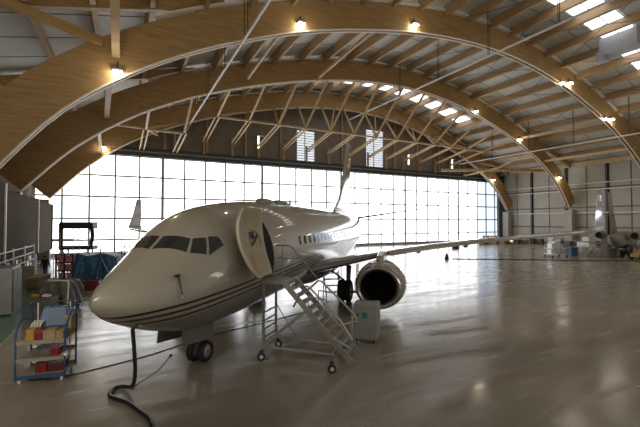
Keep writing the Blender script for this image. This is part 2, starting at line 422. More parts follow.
# tie beams
strutobj('tie_beam', W(62.0, 2.8, 14.6), W(83.2, 12.0, 14.75), 0.35, 0.5, WOODL, 'pale timber tie beam running to the right wall below the rear arch', 'beam')
strutobj('tie_beam', W(-2.0, 33.9, 15.75), W(5.7, 29.3, 15.75), 0.35, 0.5, WOOD, 'thick slanting timber brace at the top left of the roof', 'beam')
strutobj('pale_strut', W(6.5, 29.2, 15.2), W(6.6, 42.5, 18.4), 0.45, 0.6, WOODL, 'pale timber strut rising from the nearest arch at upper left', 'beam')
strutobj('pale_strut', W(5.4, 15.5, 14.4), W(6.2, 28.4, 14.9), 0.4, 0.5, WOODL, 'pale timber strut between the nearest and middle arches at left', 'beam')
strutobj('pale_strut', W(4.3, 2.5, 13.2), W(4.7, 14.9, 13.6), 0.28, 0.42, WOODL, 'short pale timber strut between the middle and rear arches at left', 'beam')
strutobj('pale_strut', W(19.0, 16.0, 20.4), W(19.0, 29.0, 21.2), 0.2, 0.3, WOODL, 'pale timber strut crossing above the cockpit between two arches', 'beam')
strutobj('pale_strut', W(28.0, 16.0, 22.2), W(28.0, 29.0, 22.9), 0.2, 0.3, WOODL, 'pale timber strut crossing above the tail fin between two arches', 'beam')
# low longitudinal struts near the right haunch
for (u, dz, lab) in ((68.5, 1.2, 'upper pale timber strut at the right haunch of the middle arch'), (74.5, 0.6, 'lower pale timber strut at the right haunch of the middle arch')):
    strutobj('pale_strut', W(u, 15.3, az(u)+dz), W(u, 29.2, az(u)+dz), 0.25, 0.42, WOODL, lab, 'beam')
for (v, nm) in ((2.1, 'rear'), (15.16, 'middle'), (28.75, 'nearest')):
    strutobj('haunch_rafter', W(-2.7, v, rz_(-2.7)-0.75), W(13.5, v, rz_(13.5)-0.75), 0.4, 0.9, WOOD, 'straight timber rafter from the left wall to the %s arch' % nm, 'rafter')
    strutobj('haunch_rafter', W(66.5, v, rz_(66.5)-0.75), W(83.6, v, rz_(83.6)-0.75), 0.4, 0.9, WOOD, 'straight timber rafter from the %s arch down to the right wall' % nm, 'rafter')
    strutobj('haunch_post', W(75.5, v, az(75.5)+1.9), W(75.5, v, rz_(75.5)-1.2), 0.3, 0.3, WOODL, 'short timber post between the right haunch of the %s arch and its rafter' % nm, 'post')
# thin wind-bracing rods under the deck
n = 0
for va, vb in ((15.6, 28.8), (29.8, 42.8)):
    for (ua, ub) in ((38, 46.5), (46.5, 55), (55, 63), (63, 71)):
        for sgn in (0, 1):
            a_, b_ = (va, vb) if sgn == 0 else (vb, va)
            p = W(ua, a_, rz_(ua)-0.95); q = W(ub, b_, rz_(ub)-0.95); c = (p+q)/2
            o = MB().tube([p-c, q-c], 0.03, 6).build('bracing_rod', STEELD); o.location = c
            tag(o, 'thin dark steel bracing rod under the ' + ('middle' if va < 20 else 'near') + ' roof bay', 'rod', 'bracing rods of the %s roof bay' % ('middle' if va < 20 else 'near'))

# skylights
k = 200
def skylight(ua, ub, va, vb):
    global k
    m = MB(); m.loft([[(u, -va, rz_(u)-0.06), (u, -vb, rz_(u)-0.06), (u, -vb, rz_(u)+0.05), (u, -va, rz_(u)+0.05)] for u in [ua+(ub-ua)*i/3 for i in range(4)]])
    o = hall_obj(struct('window_%d' % k, m, SKYL)); k += 1
    f = MB()
    for v in (va, (va+vb)/2, vb): f.bar((ua, -v, rz_(ua)-0.1), (ub, -v, rz_(ub)-0.1), 0.07, 0.1)
    um = (ua+ub)/2; f.bar((um, -va, rz_(um)-0.1), (um, -vb, rz_(um)-0.1), 0.05, 0.08)
    f.build('window_frame', WHITE, o)
for i in range(len(PU)-1):
    a, b = PU[i]+0.3, PU[i+1]-0.3
    if 40 < a < 66: skylight(a, b, 34.3, 37.3)
    if 29 < a < 60: skylight(a, b, 6.6, 9.6)
# white ventilation box hanging under the near skylights
t = thing('ventilation_box', 'large white sheet-metal ventilation box hanging below the row of skylights', 'duct', W(55.0, 35.7, 23.0), AL)
MB().box((-0.9, -1.9, 0), (0.9, 1.6, 1.9)).build('housing', mat('duct_white', (0.42, 0.44, 0.47), 0.5, var=0.05), t, bevel=0.04)
MB().box((-1.0, 1.2, -0.5), (0.4, 1.9, 0.5)).build('outlet', mat('duct_grey', (0.35, 0.37, 0.40), 0.5, var=0.05), t, bevel=0.04)
for x in (-0.7, 0.7):
    for y in (-1.5, 1.3): MB().bar((x, y, 1.85), (x, y, 3.0), 0.05).build('hanger', STEELD, t)

# crane rails
def rail(u, z, v0, v1, lab):
    t = thing('overhead_rail', lab, 'rail', W(u, (v0+v1)/2, z), AL, 'hanging rails under the roof')
    L = (v1-v0)/2
    MB().box((-0.07, -L, -0.08), (0.07, L, -0.04)).box((-0.07, -L, 0.04), (0.07, L, 0.08)).box((-0.03, -L, -0.05), (0.03, L, 0.05)).build('rail_beam', mat('rail_grey', (0.72, 0.71, 0.69), 0.5, 0.0, var=0.05), t)
    y = -L+1.5
    while y < L:
        v = (v0+v1)/2 - y; top = rz_(u)-z
        h = MB(); h.bar((-0.12, y, 0.1), (-0.12, y, top), 0.05); h.bar((0.12, y+0.0, 0.1), (0.12, y, top), 0.05)
        h.build('hanger', STEELD, t); y += 7.0
rail(14.6, 17.6, 3, 46, 'grey hanging rail above the cockpit at left')
rail(40.3, 21.6, 3, 46, 'grey hanging rail crossing the middle of the roof')
rail(67.0, 16.1, 3, 40, 'grey hanging rail low under the right side of the roof')

# lamps on the arches
def lamp(u, v, z, lab, power=55, group='bright lamps under the arches'):
    t = thing('arch_lamp', lab, 'lamp', W(u, v, z), AL, group)
    MB().box((-0.30, -0.2, 0.08), (0.30, 0.2, 0.25)).build('housing', STEELG, t, bevel=0.03)
    MB().box((-0.27, -0.18, -0.05), (0.27, 0.18, 0.08)).build('diffuser', LAMPE, t)
    MB().bar((0, 0, 0.2), (0, 0.2, 0.75), 0.06).build('bracket', STEELD, t)
    l = bpy.data.lights.new('lamp_light', 'POINT'); l.energy = power*0.35; l.color = (1, 0.92, 0.75); l.shadow_soft_size = 0.2
    lo = bpy.data.objects.new('lamp_light', l); C.objects.link(lo); lo.parent = t; lo.location = (0, -0.8, -0.35)
LV = 28.75+0.5
lamp(6.6, LV-0.0, 13.95, 'bright lamp on the left haunch of the nearest arch', 130)
lamp(19.5, LV, 20.3, 'bright lamp on the nearest arch above the cockpit', 110)
lamp(31.5, LV, 23.2, 'bright lamp on the nearest arch near its crown', 110)
lamp(55.6, LV, 21.8, 'left lamp of the bright pair on the nearest arch at upper right', 70)
lamp(57.5, LV, 22.15, 'right lamp of the bright pair on the nearest arch at upper right', 70)
lamp(65.9, LV, 18.6, 'left lamp of the lower bright pair on the nearest arch at far right', 70)
lamp(67.7, LV, 18.8, 'right lamp of the lower bright pair on the nearest arch at far right', 70)
lamp(56.5, 15.6, 22.0, 'bright lamp on the middle arch right of its crown', 80)
lamp(67.5, 15.6, 18.6, 'bright lamp on the right haunch of the middle arch', 80)
lamp(79.0, 15.6, 12.6, 'bright lamp near the right foot of the middle arch', 100)
lamp(4.5, 2.75, 13.6, 'bright lamp on the rear arch at left beside the glazing', 100)
lamp(77.6, 2.6, 13.4, 'bright lamp on the rear arch just above its right foot', 80)
for u, z, lab in ((55.3, 15.4, 'glowing tube lamp on the wall above the glazed doors, left one'), (67.0, 15.4, 'glowing tube lamp on the wall above the glazed doors, right one'), (25.2, 15.8, 'glowing tube lamp on the dark wall left of the louvred windows')):
    t = thing('tube_lamp', lab, 'lamp', W(u, 1.0, z), AL)
    MB().box((-0.1, -0.08, 0), (0.1, 0.08, 1.9)).build('diffuser', TUBEE, t, bevel=0.02)
    MB().box((-0.14, 0.08, -0.05), (0.14, 0.2, 1.95)).build('housing', STEELG, t)
    MB().box((-0.1, -0.08, 1.9), (0.9, 0.08, 2.05)).build('top_arm', STRIP, t)

# ------------------------------------------------------------------ left side: panelled boxes, posts, racks
def panelbox(v0, v1, z0, z1, lab, dep=3.0, post=WHITE):
    t = thing('panelled_box', lab, 'enclosure', W(0.25, (v0+v1)/2, z0), AL)
    L = (v1-v0)/2; H_ = z1-z0
    MB().box((-dep+0.2, -L, 0), (0, L, H_)).build('panel_body', PANELG, t, bevel=0.03)
    MB().box((-0.05, -L, H_-0.12), (0.03, L, H_)).build('edge_rail', PANELG, t); MB().box((-0.05, -L, 0), (0.03, L, 0.1)).build('edge_rail', PANELG, t)
    f = MB(); f.box((-0.02, L-0.12, 0), (0.1, L, H_)); f.build('corner_post', post, t)
    for s in (-1, 1): 
        MB().bar((-0.2, s*(L-0.15), -z0), (-0.2, s*(L-0.15), 0), 0.16).build('leg', STEELG, t)
        MB().bar((-dep+0.4, s*(L-0.15), -z0), (-dep+0.4, s*(L-0.15), 0), 0.16).build('leg', STEELG, t)
    return t
panelbox(15.5, 25.2, 1.72, 6.45, 'tall brown-grey panelled box on legs at the far left edge')
panelbox(8.6, 15.2, 1.55, 6.25, 'narrower brown-grey panelled box beside the glazed wall', post=PANELG)
panelbox(25.5, 31.5, 1.72, 6.9, 'brown-grey panelled box with a white corner post cut by the left frame edge')
# struts/equipment near left arch feet
for v in (1.7, 14.8):
    m = MB(); hbox(m, -2.2, -0.9, v-0.7, v+0.7, 0, 6.2); hall_obj(struct('trim_%d' % (150+int(v)), m, STEELG))

def rack(u, v, w, h, lab, group=None, n=4, rz=AL+pi/2):
    t = thing('storage_rack', lab, 'rack', W(u, v, 0), rz, group)
    for x in (-w/2, w/2):
        for y in (-0.35, 0.35): MB().box((x-0.035, y-0.035, 0), (x+0.035, y+0.035, h)).build('post', STEELG, t)
    for i in range(n): MB().box((-w/2, -0.38, 0.25+i*(h-0.4)/(n-1)-0.03), (w/2, 0.38, 0.25+i*(h-0.4)/(n-1)+0.03)).build('shelf', STEELG, t)
    return t
def cargo(name, sx, sy, sz, loc, rz, m, lab, cat, group=None, lid=None, bevel=0.015):
    t = thing(name, lab, cat, loc, rz, group)
    MB().box((-sx/2, -sy/2, 0), (sx/2, sy/2, sz*0.86)).build('body', m, t, bevel=bevel)
    MB().box((-sx/2-0.012, -sy/2-0.012, sz*0.86), (sx/2+0.012, sy/2+0.012, sz)).build('lid', lid or m, t, bevel=bevel)
    return t
for i, v in enumerate((19.0, 22.2, 25.4, 28.6)):
    rack(0.0, v, 3.0, 2.6, ['grey shelving rack nearest the glazed wall under the panelled box', 'second grey shelving rack from the glazed wall under the panelled box', 'third grey shelving rack from the glazed wall under the panelled box', 'grey shelving rack beside the red cabinet'][i], 'grey shelving racks along the left wall', n=5)
    for j in range(8):
        s = (j // 3); q = j % 3
        cargo('parts_box', 0.5+random.random()*0.3, 0.5, 0.22+random.random()*0.16, W(0.0, v-1.05+q*0.95+random.random()*0.2, 0.28+s*0.55), AL+pi/2, [SILV, WHITE, CARD, STEELG, ALU][(i+j) % 5],
              'small parts box on the grey shelving racks at left', 'box', 'small boxes on the left shelving racks')
t = thing('tool_cabinet', 'tall grey-brown cabinet with a red panel at the left frame edge', 'cabinet', W(1.6, 32.9, 0), AL)
MB().box((-0.9, -0.8, 0.08), (0.85, 0.8, 2.25)).build('carcass', STEELG, t, bevel=0.02)
MB().box((0.85, -0.05, 0.15), (0.9, 0.72, 2.15)).build('door', GREYD, t, bevel=0.01)
d = MB().box((0.85, -0.72, 0.15), (0.9, -0.1, 2.15)).build('door', GREYD, t, bevel=0.01)
MB().box((0.9, -0.2, 1.0), (0.94, -0.16, 1.25)).build('handle', ALU, d)
MB().box((-0.85, -0.85, 0.15), (-0.25, -0.8, 2.15)).build('front_panel', RED, t, bevel=0.01)
MB().box((-0.9, -0.82, 0), (0.85, 0.8, 0.08)).build('plinth', BLACK, t)
# open crate
t = thing('wooden_crate', 'long open-grained wooden crate on the green floor strip', 'crate', (-19.0, 25.0, 0), AL+pi/2-0.15)
MB().box((-1.0, -0.38, 0.12), (1.0, 0.38, 0.72)).build('crate_body', CRATEW, t, bevel=0.01)
MB().box((-1.04, -0.42, 0.72), (1.04, 0.42, 0.78)).build('crate_lid', CARD, t, bevel=0.01)
f = MB()
for x in (-0.8, 0, 0.8): MB().box((x-0.06, -0.4, 0.0), (x+0.06, 0.4, 0.12)).build('skid', CRATEW, t)
cargo('cardboard_box', 0.7, 0.7, 1.2, (-21.2, 27.0, 0), 0.5, SHELF, 'upright cardboard box behind the wooden crate', 'box')

# person
def person(name, loc, rz, top, legs, lab, stride=0.18, arm=0.15, scale=1.0):
    t = thing(name, lab, 'person', loc, rz)
    V = []; E_ = []; Rr = []
    def add(p, r, par=None):
        V.append(p); Rr.append(r)
        if par is not None: E_.append((par, len(V)-1))
        return len(V)-1
    pel = add((0,0,0.95), 0.14); sp = add((0,0,1.12), 0.135, pel); ch = add((0,0.01,1.32), 0.155, sp); nk = add((0,0,1.46), 0.075, ch); nk2 = add((0,-0.01,1.53), 0.055, nk)
    hd = add((0,-0.02,1.61), 0.088, nk2); hd2 = add((0,-0.02,1.70), 0.085, hd)
    for s in (-1, 1):
        hip = add((s*0.09, 0, 0.88), 0.095, pel); kn = add((s*0.1, -s*stride*0.5-0.02, 0.49), 0.062, hip); an = add((s*0.1, -s*stride, 0.09), 0.042, kn); add((s*0.11, -s*stride-0.17, 0.04), 0.038, an)
        sh = add((s*0.19, 0.01, 1.40), 0.065, ch); el = add((s*0.25, s*arm*0.4+0.03, 1.12), 0.046, sh); wr = add((s*0.25, s*arm-0.06, 0.88), 0.03, el)
        pm = add((s*0.25, s*arm-0.08, 0.82), 0.034, wr)
        for q in range(4):
            k1 = add((s*0.25, s*arm-0.115+q*0.022, 0.765), 0.009, pm); add((s*0.235, s*arm-0.115+q*0.022, 0.72+abs(q-1.4)*0.006), 0.008, k1)
        th = add((s*0.235, s*arm-0.125, 0.81), 0.01, pm); add((s*0.225, s*arm-0.14, 0.77), 0.009, th)
    me = bpy.data.meshes.new('body'); me.from_pydata(V, E_, []); o = bpy.data.objects.new('body', me); C.objects.link(o); o.parent = t
    sk = o.modifiers.new('skin', 'SKIN'); 
    bpy.context.view_layer.objects.active = o
    if not me.skin_vertices: 
        bmm = bmesh.new(); bmm.from_mesh(me); bmm.verts.layers.skin.verify(); bmm.to_mesh(me); bmm.free()
    for i, sv in enumerate(me.skin_vertices[0].data): sv.radius = (Rr[i]*(1.25 if i in (1, 2) else 1.0), Rr[i]); sv.use_root = (i == 0)
    ss = o.modifiers.new('sub', 'SUBSURF'); ss.levels = 1; ss.render_levels = 1
    # colour the body by height: skin, top and trousers in one continuous mesh material
    m = bpy.data.materials.new('body_cloth'); m.use_nodes = True; nt = m.node_tree; b = nt.nodes['Principled BSDF']; b.inputs['Roughness'].default_value = 0.85
    tc = nt.nodes.new('ShaderNodeTexCoord'); sx = nt.nodes.new('ShaderNodeSeparateXYZ'); nt.links.new(tc.outputs['Object'], sx.inputs[0])
    r = nt.nodes.new('ShaderNodeValToRGB'); r.color_ramp.interpolation = 'CONSTANT'
    mr = nt.nodes.new('ShaderNodeMath'); mr.operation = 'DIVIDE'; mr.inputs[1].default_value = 2.0; nt.links.new(sx.outputs['Z'], mr.inputs[0]); nt.links.new(mr.outputs[0], r.inputs[0])
    e = r.color_ramp.elements; e[0].color = (0.01,0.01,0.01,1); e[1].position = 0.05; e[1].color = legs+(1,)
    q = e.new(0.455); q.color = top+(1,); q = e.new(0.745); q.color = (0.4,0.23,0.16,1)
    nt.links.new(r.outputs[0], b.inputs['Base Color']); me.materials.append(m)
    hb = bmesh.new(); bmesh.ops.create_uvsphere(hb, u_segments=14, v_segments=10, radius=0.112); 
    for v in hb.verts: v.co = Vector((v.co.x*0.9, v.co.y*1.05+0.01, v.co.z*0.95))
    bmesh.ops.delete(hb, geom=[v for v in hb.verts if v.co.z < -0.03 and v.co.y < 0.03], context='VERTS')
    hm = bpy.data.meshes.new('hair'); hb.to_mesh(hm); hb.free(); ho = bpy.data.objects.new('hair', hm); C.objects.link(ho); hm.materials.append(HAIR); ho.parent = t; ho.location = (0, 0.005, 1.70)
    for s in (-1, 1):
        MB().tube([(s*0.035, -0.105, 1.69), (s*0.035, -0.112, 1.69)], 0.009, 6).build('eye', WHITE, t)
    MB().tube([(0, -0.1, 1.68), (0, -0.125, 1.655)], 0.012, 6).build('nose', SKIN, t)
    t.scale = (scale,)*3
    return t
person('person', (-21.7, 29.2, 0), pi+0.35, (0.012,0.014,0.022), (0.012,0.016,0.04), 'person in dark jacket and dark trousers walking away near the glazed wall')
person('person', (-21.9, 31.2, 0), 0.9, (0.16,0.17,0.17), (0.10,0.11,0.12), 'person in grey clothes standing behind the walking person', 0.05, 0.05)

# cage platform lift behind the carts
t = thing('work_platform', 'raised work platform with a dark open rectangular cage seen against the glazing', 'platform', (-20.0, 30.6, 0), 0.12)
def tubes(pairs, r, m, name, par): 
    for a_ in pairs: MB().tube(a_, r, 6).build(name, m, par)
zc0, zc1 = 2.35, 4.4
f = MB(); 
f.box((-1.25, -0.5, zc1-0.55), (1.25, 0.5, zc1)); f.build('cage_roof', STEELD, t, bevel=0.05)
f = MB(); f.box((-1.3, -0.5, zc0-0.22), (1.3, 0.5, zc0+0.10)); f.build('cage_floor', STEELD, t, bevel=0.03)
MB().box((-1.3, -0.5, zc0), (-0.98, -0.35, zc1-0.1)).build('cage_side', STEELD, t, bevel=0.03)
MB().loft([[(1.05, -0.5, zc0), (1.25, -0.5, zc0), (1.25, -0.35, zc0), (1.05, -0.35, zc0)], [(1.15, -0.5, 3.3), (1.42, -0.5, 3.3), (1.42, -0.35, 3.3), (1.15, -0.35, 3.3)], [(1.05, -0.5, zc1-.15), (1.3, -0.5, zc1-.15), (1.3, -0.35, zc1-.15), (1.05, -0.35, zc1-.15)]]).build('cage_side', STEELD, t)
for x in (-1.0, 0.9):
    for y in (-0.4, 0.4): MB().bar((x, y, 0), (x, y, zc0-0.1), 0.1).build('leg', STEELG, t)
for a_, b_ in (((-1.0,-0.4,0.2),(0.9,-0.4,2.0)), ((0.9,-0.4,0.2),(-1.0,-0.4,2.0))): MB().bar(a_, b_, 0.06).build('brace', STEELG, t)
t = thing('scaffold_tower', 'light aluminium scaffold tower left of the dark cage', 'scaffold', (-20.5, 29.6, 0), 0.1)
for x in (-0.55, 0.9):
    for y in (-0.4, 0.4): MB().tube([(x, y, 0), (x, y, 3.5 if x < 0 else 3.9)], 0.03, 6).build('post', ALU, t)
for z in (0.6, 1.2, 1.8, 2.4, 2.95): MB().tube([(-0.55, -0.4, z), (0.9, -0.4, z)], 0.025, 6).build('rung', ALU, t)
MB().box((-0.75, -0.45, 2.95), (0.9, 0.45, 3.05)).build('deck', ALU, t)

# red framed trolley with pale packs
t = thing('supply_trolley', 'red framed trolley stacked with pale pink packs', 'trolley', (-18.9, 27.7, 0), 0.0)
for x in (-0.62, 0.0, 0.62):
    for y in (-0.35, 0.35): MB().box((x-0.05, y-0.04, 0.1), (x+0.05, y+0.04, 2.05)).build('post', RED, t)
for z in (0.15, 0.8, 1.4, 2.0): MB().box((-0.66, -0.4, z-0.04), (0.66, 0.4, z+0.04)).build('shelf', RED, t)
for x in (-0.5, 0.5):
    for y in (-0.3, 0.3): MB().lathe([(-0.03, 0.01), (-0.03, 0.07), (0.03, 0.07), (0.03, 0.01)], Matrix.Translation((x, y, 0.07)), 12).build('wheel', RUBBER, t)
n = 0
for z in (0.19, 0.84, 1.44):
    for x in (-0.31, 0.31):
        cargo('supply_pack', 0.42, 0.5, 0.42, (-18.9+x, 27.7, z), 0, PINKW if (n % 3) else SILV, 'pale pack on a shelf of the red framed trolley', 'pack', 'packs on the red framed trolley'); n += 1

# blue tarpaulin covered machine
def tarp(name, loc, rz, sx, sy, sz, mt, lab, cat, seed=3):
    rnd = random.Random(seed); t = thing(name, lab, cat, loc, rz); nx, ny = 22, 12; vs = []; fs = []
    bm = bmesh.new(); bmesh.ops.create_cube(bm, size=1.0); bmesh.ops.subdivide_edges(bm, edges=bm.edges, cuts=9, use_grid_fill=True)
    for v in bm.verts:
        x, y, z = v.co; hh = (z+0.5)
        fl = 1 + 0.10*(1-hh)*(0.6+0.4*sin(9*x+3*y)) - 0.06*hh
        v.co = Vector((x*sx*fl + 0.05*sin(14*y+5*z), y*sy*fl + 0.06*sin(17*x+4*z), hh*sz*(1 - 0.16*max(0, x)*hh + 0.05*sin(8*x)*hh) + 0.03*rnd.random()*hh))
    me = bpy.data.meshes.new('cover'); bm.to_mesh(me); bm.free()
    for p in me.polygons: p.use_smooth = True
    o = bpy.data.objects.new('cover', me); C.objects.link(o); me.materials.append(mt); o.parent = t
    return t
t = tarp('covered_machine', (-16.4, 27.6, 0.0), 0.15, 2.9, 1.6, 2.05, TARP, 'bulky machine under a crumpled blue tarpaulin near the aircraft nose', 'machine')
MB().box((-1.3, -0.7, 0.0), (1.3, 0.7, 0.12)).build('base', STEELD, t)
t = thing('tripod_stand', 'blue tripod jack stand in front of the blue tarpaulin', 'stand', (-15.1, 25.4, 0), 0.2)
MB().tube([(0,0,0.5),(0,0,2.6)], [0.07, 0.045], 8).build('mast', BLUE, t)
for i in range(3):
    a_ = i*2*pi/3+0.5; MB().tube([(0,0,2.0),(cos(a_)*0.85, sin(a_)*0.85, 0.04)], 0.045, 6).build('leg', BLUE, t); MB().tube([(0,0,0.7),(cos(a_)*0.6, sin(a_)*0.6, 0.6)], 0.025, 6).build('brace', BLUE, t)
t = thing('tripod_stand', 'blue tripod jack stand with folded arms left of the taller one', 'stand', (-16.1, 25.0, 0), 0.9)
MB().tube([(0,0,0.3),(0,0,1.6)], [0.08, 0.06], 8).build('mast', BLUE, t)
for i in range(3):
    a_ = i*2*pi/3; MB().tube([(0,0,1.3),(cos(a_)*0.7, sin(a_)*0.7, 0.04)], 0.05, 6).build('leg', BLUE, t); MB().tube([(0,0,0.4),(cos(a_)*0.55, sin(a_)*0.55, 0.35)], 0.03, 6).build('brace', SILV, t)
t = cargo('red_toolbox', 0.8, 0.5, 0.6, (-14.9, 24.3, 0), 0.3, RED, 'red toolbox on the floor below the blue tripod stand', 'toolbox')
t = thing('red_scaffold', 'red framed trestle between the blue tarpaulin and the aircraft nose', 'scaffold', (-16.6, 33.0, 0), 0.2)
for x in (-0.9, 0, 0.9):
    for y in (-0.4, 0.4): MB().tube([(x, y, 0), (x, y, 2.3)], 0.04, 6).build('post', RED, t)
for z in (0.5, 1.1, 1.7, 2.2): MB().box((-0.95, -0.42, z-0.03), (0.95, 0.42, z+0.03)).build('deck', RED if z > 2 else ALU, t)

# grey covered cart
t = tarp('covered_cart', (-13.2, 18.9, 0.22), 0.12, 1.45, 1.2, 1.22, GREYC, 'dark grey soft-covered cart with a pale rear edge', 'cart', 5)
for x in (-0.55, 0.55):
    for y in (-0.45, 0.45): MB().lathe([(-0.04, 0.01), (-0.04, 0.11), (0.04, 0.11), (0.04, 0.01)], Matrix.Translation((x, y, -0.11)) @ Matrix.Rotation(0.3, 4, 'Z'), 14).build('wheel', RUBBER, t)
MB().box((-0.7, -0.55, -0.06), (0.7, 0.55, 0.05)).build('chassis', STEELD, t)
MB().tube([(0.62, -0.62, 0.0), (0.66, -0.62, 1.1), (0.6, -0.55, 1.27), (0.0, -0.5, 1.3), (-0.4, -0.4, 1.3)], 0.045, 8).build('pale_edge', WHITE, t)
t = cargo('grey_bin', 1.1, 0.8, 0.95, (-12.95, 17.2, 0), 0.2, GREYC, 'low dark grey bin in front of the soft-covered cart', 'bin')
for x, y, m_, lab in ((-13.2, 17.15, YEL, 'yellow hand tool lying on the dark grey bin'), (-12.95, 17.3, RED, 'red hand tool lying on the dark grey bin'), (-12.7, 17.2, WHITE, 'white rag bundle lying on the dark grey bin')):
    o = MB().loft([[(x_*s, y_*s, z_) for x_, y_ in ((-.17,-.06),(.17,-.08),(.19,.07),(-.15,.09))] for s, z_ in ((1.0,0),(1.05,.06),(0.6,.12))]).build('hand_tool' if m_ != WHITE else 'rag', m_)
    o.location = (x, y, 0.96); tag(o, lab, 'tool' if m_ != WHITE else 'rag')

# front shelf trolley
TX, TY, TRZ = -7.84, 10.69, 0.30
t = thing('shelf_trolley', 'blue framed three-shelf trolley loaded with boxes at lower left', 'trolley', (TX, TY, 0), TRZ)
TW, TD = 1.15, 0.95
def TP(x, y, z):
    p = Matrix.Rotation(TRZ, 4, 'Z') @ Vector((x, y, z)); return (p.x+TX, p.y+TY, p.z)
for s in (-1, 1):
    MB().tube([(s*(TW/2), -TD/2, 0.1), (s*TW/2, -TD/2, 1.38), (s*TW/2, -TD/2+0.08, 1.5), (s*TW/2, TD/2-0.15, 2.05), (s*TW/2, TD/2, 2.05), (s*TW/2, TD/2, 0.1)], 0.026, 8).build('side_frame', BLUE, t)
    MB().tube([(s*TW/2*0.72, TD/2, 0.15), (s*TW/2*0.72, TD/2, 2.05)], 0.018, 8).build('upright', WHITE, t)
MB().tube([(-TW/2, TD/2, 2.05), (TW/2, TD/2, 2.05)], 0.024, 8).build('handle', BLACK, t)
for z in (0.2, 0.66, 1.14):
    sh = MB().box((-TW/2, -TD/2, z-0.025), (TW/2, TD/2, z)).build('shelf', SHELF, t)
    MB().box((-TW/2-0.01, -TD/2-0.02, z-0.05), (TW/2+0.01, -TD/2, z+0.045)).box((-TW/2-0.01, TD/2, z-0.05), (TW/2+0.01, TD/2+0.02, z+0.045)).build('rim', BLUE if z < 0.3 else SHELF, sh)
for x in (-TW/2+0.08, TW/2-0.08):
    for y in (-TD/2+0.08, TD/2-0.08):
        w = MB().lathe([(-0.022, 0.008), (-0.022, 0.065), (0.022, 0.065), (0.022, 0.008)], Matrix.Translation((x, y, 0.065)) @ Matrix.Rotation(pi/2, 4, 'Z'), 14).build('caster', WHITE, t)
        MB().box((x-0.03, y-0.03, 0.1), (x+0.03, y+0.03, 0.16)).build('fork', STEELG, w)
def bx(x, y, z, sx, sy, sz, m_, name, lab, cat='box', r=0.0, lid=None):
    return cargo(name, sx*0.86, sy, sz, TP(x*0.82, y, z), TRZ+r, m_, lab, cat, lid=lid)
bx(-0.10, 0.05, 0.201, 0.34, 0.5, 0.27, RED, 'red_crate', 'dark red crate on the bottom shelf of the blue framed trolley', 'crate')
bx(0.32, 0.05, 0.201, 0.42, 0.5, 0.25, mat('maroon_case', (0.10, 0.02, 0.025), 0.4), 'tool_case', 'maroon case on the bottom shelf of the blue framed trolley', 'case')
bx(-0.05, 0.0, 0.661, 0.5, 0.55, 0.2, GREYC, 'tool_case', 'dark flat case on the middle shelf of the blue framed trolley', 'case')
bx(0.32, -0.1, 0.661, 0.26, 0.35, 0.26, RED, 'red_tin', 'red tin on the middle shelf of the blue framed trolley', 'tin')
bx(-0.33, -0.28, 1.141, 0.22, 0.3, 0.33, YEL, 'yellow_bin', 'yellow bin on the top shelf of the blue framed trolley', 'bin')
bx(-0.10, -0.25, 1.141, 0.24, 0.34, 0.30, RED, 'red_bin', 'red bin beside the yellow bin on the top shelf', 'bin')
bx(0.20, -0.25, 1.141, 0.34, 0.34, 0.28, CARD, 'cardboard_box', 'cardboard box on the top shelf of the blue framed trolley', 'box', 0.05)
bx(0.51, -0.22, 1.141, 0.24, 0.34, 0.24, CRATEW, 'cardboard_box', 'smaller brown box at the right end of the top shelf', 'box', -0.06)
# blue case leaning up at the rear of the top shelf, brochures and paper
t = thing('blue_case', 'large blue case standing on the top shelf of the trolley', 'case', TP(0.10, 0.18, 1.141), TRZ+0.05)
MB().loft([[(-0.36,-0.14,0),(0.36,-0.14,0),(0.36,0.16,0),(-0.36,0.16,0)], [(-0.37,-0.14,0.3),(0.37,-0.14,0.3),(0.37,0.18,0.3),(-0.37,0.18,0.3)], [(-0.28,0.02,0.80),(0.29,0.02,0.80),(0.29,0.2,0.80),(-0.28,0.2,0.80)]]).build('case_body', BLUE, t, bevel=0.02)
MB().tube([(-0.1,0.1,0.79),(-0.08,0.1,0.87),(0.08,0.1,0.87),(0.1,0.1,0.79)], 0.014, 6).build('handle', BLACK, t)
for i in range(4):
    o = MB().box((-0.02, -0.1, 0), (0.02, 0.1, 0.5)).build('pale_tube', WHITE); o.location = TP(-0.50+i*0.07, 0.1, 1.142); o.rotation_euler = (0.25, 0.38, TRZ)
    tag(o, 'pale flat strip leaning beside the blue case', 'strip', 'pale strips leaning on the trolley top')
bx(0.56, 0.25, 1.141, 0.22, 0.3, 0.55, CARD, 'cardboard_box', 'tall pale cardboard box at the rear right of the trolley top', 'box')
o = MB().tube([(0,0,0),(0.1,0.02,0.03),(0.18,-0.04,0.0)], [0.05, 0.07, 0.045], 8).build('silver_bag', SILV, smooth=True); o.location = TP(0.52, -0.53, 0.74); tag(o, 'crumpled silver bag hanging over the right edge of the trolley', 'bag')

# ------------------------------------------------------------------ aircraft
PX, PY, TH = -4.902, 8.008, 0.27154
plane = thing('jet_airliner', 'cream and grey twin-engine jet airliner with black stripes parked nose to the camera', 'aircraft', (PX, PY, 0), -TH)
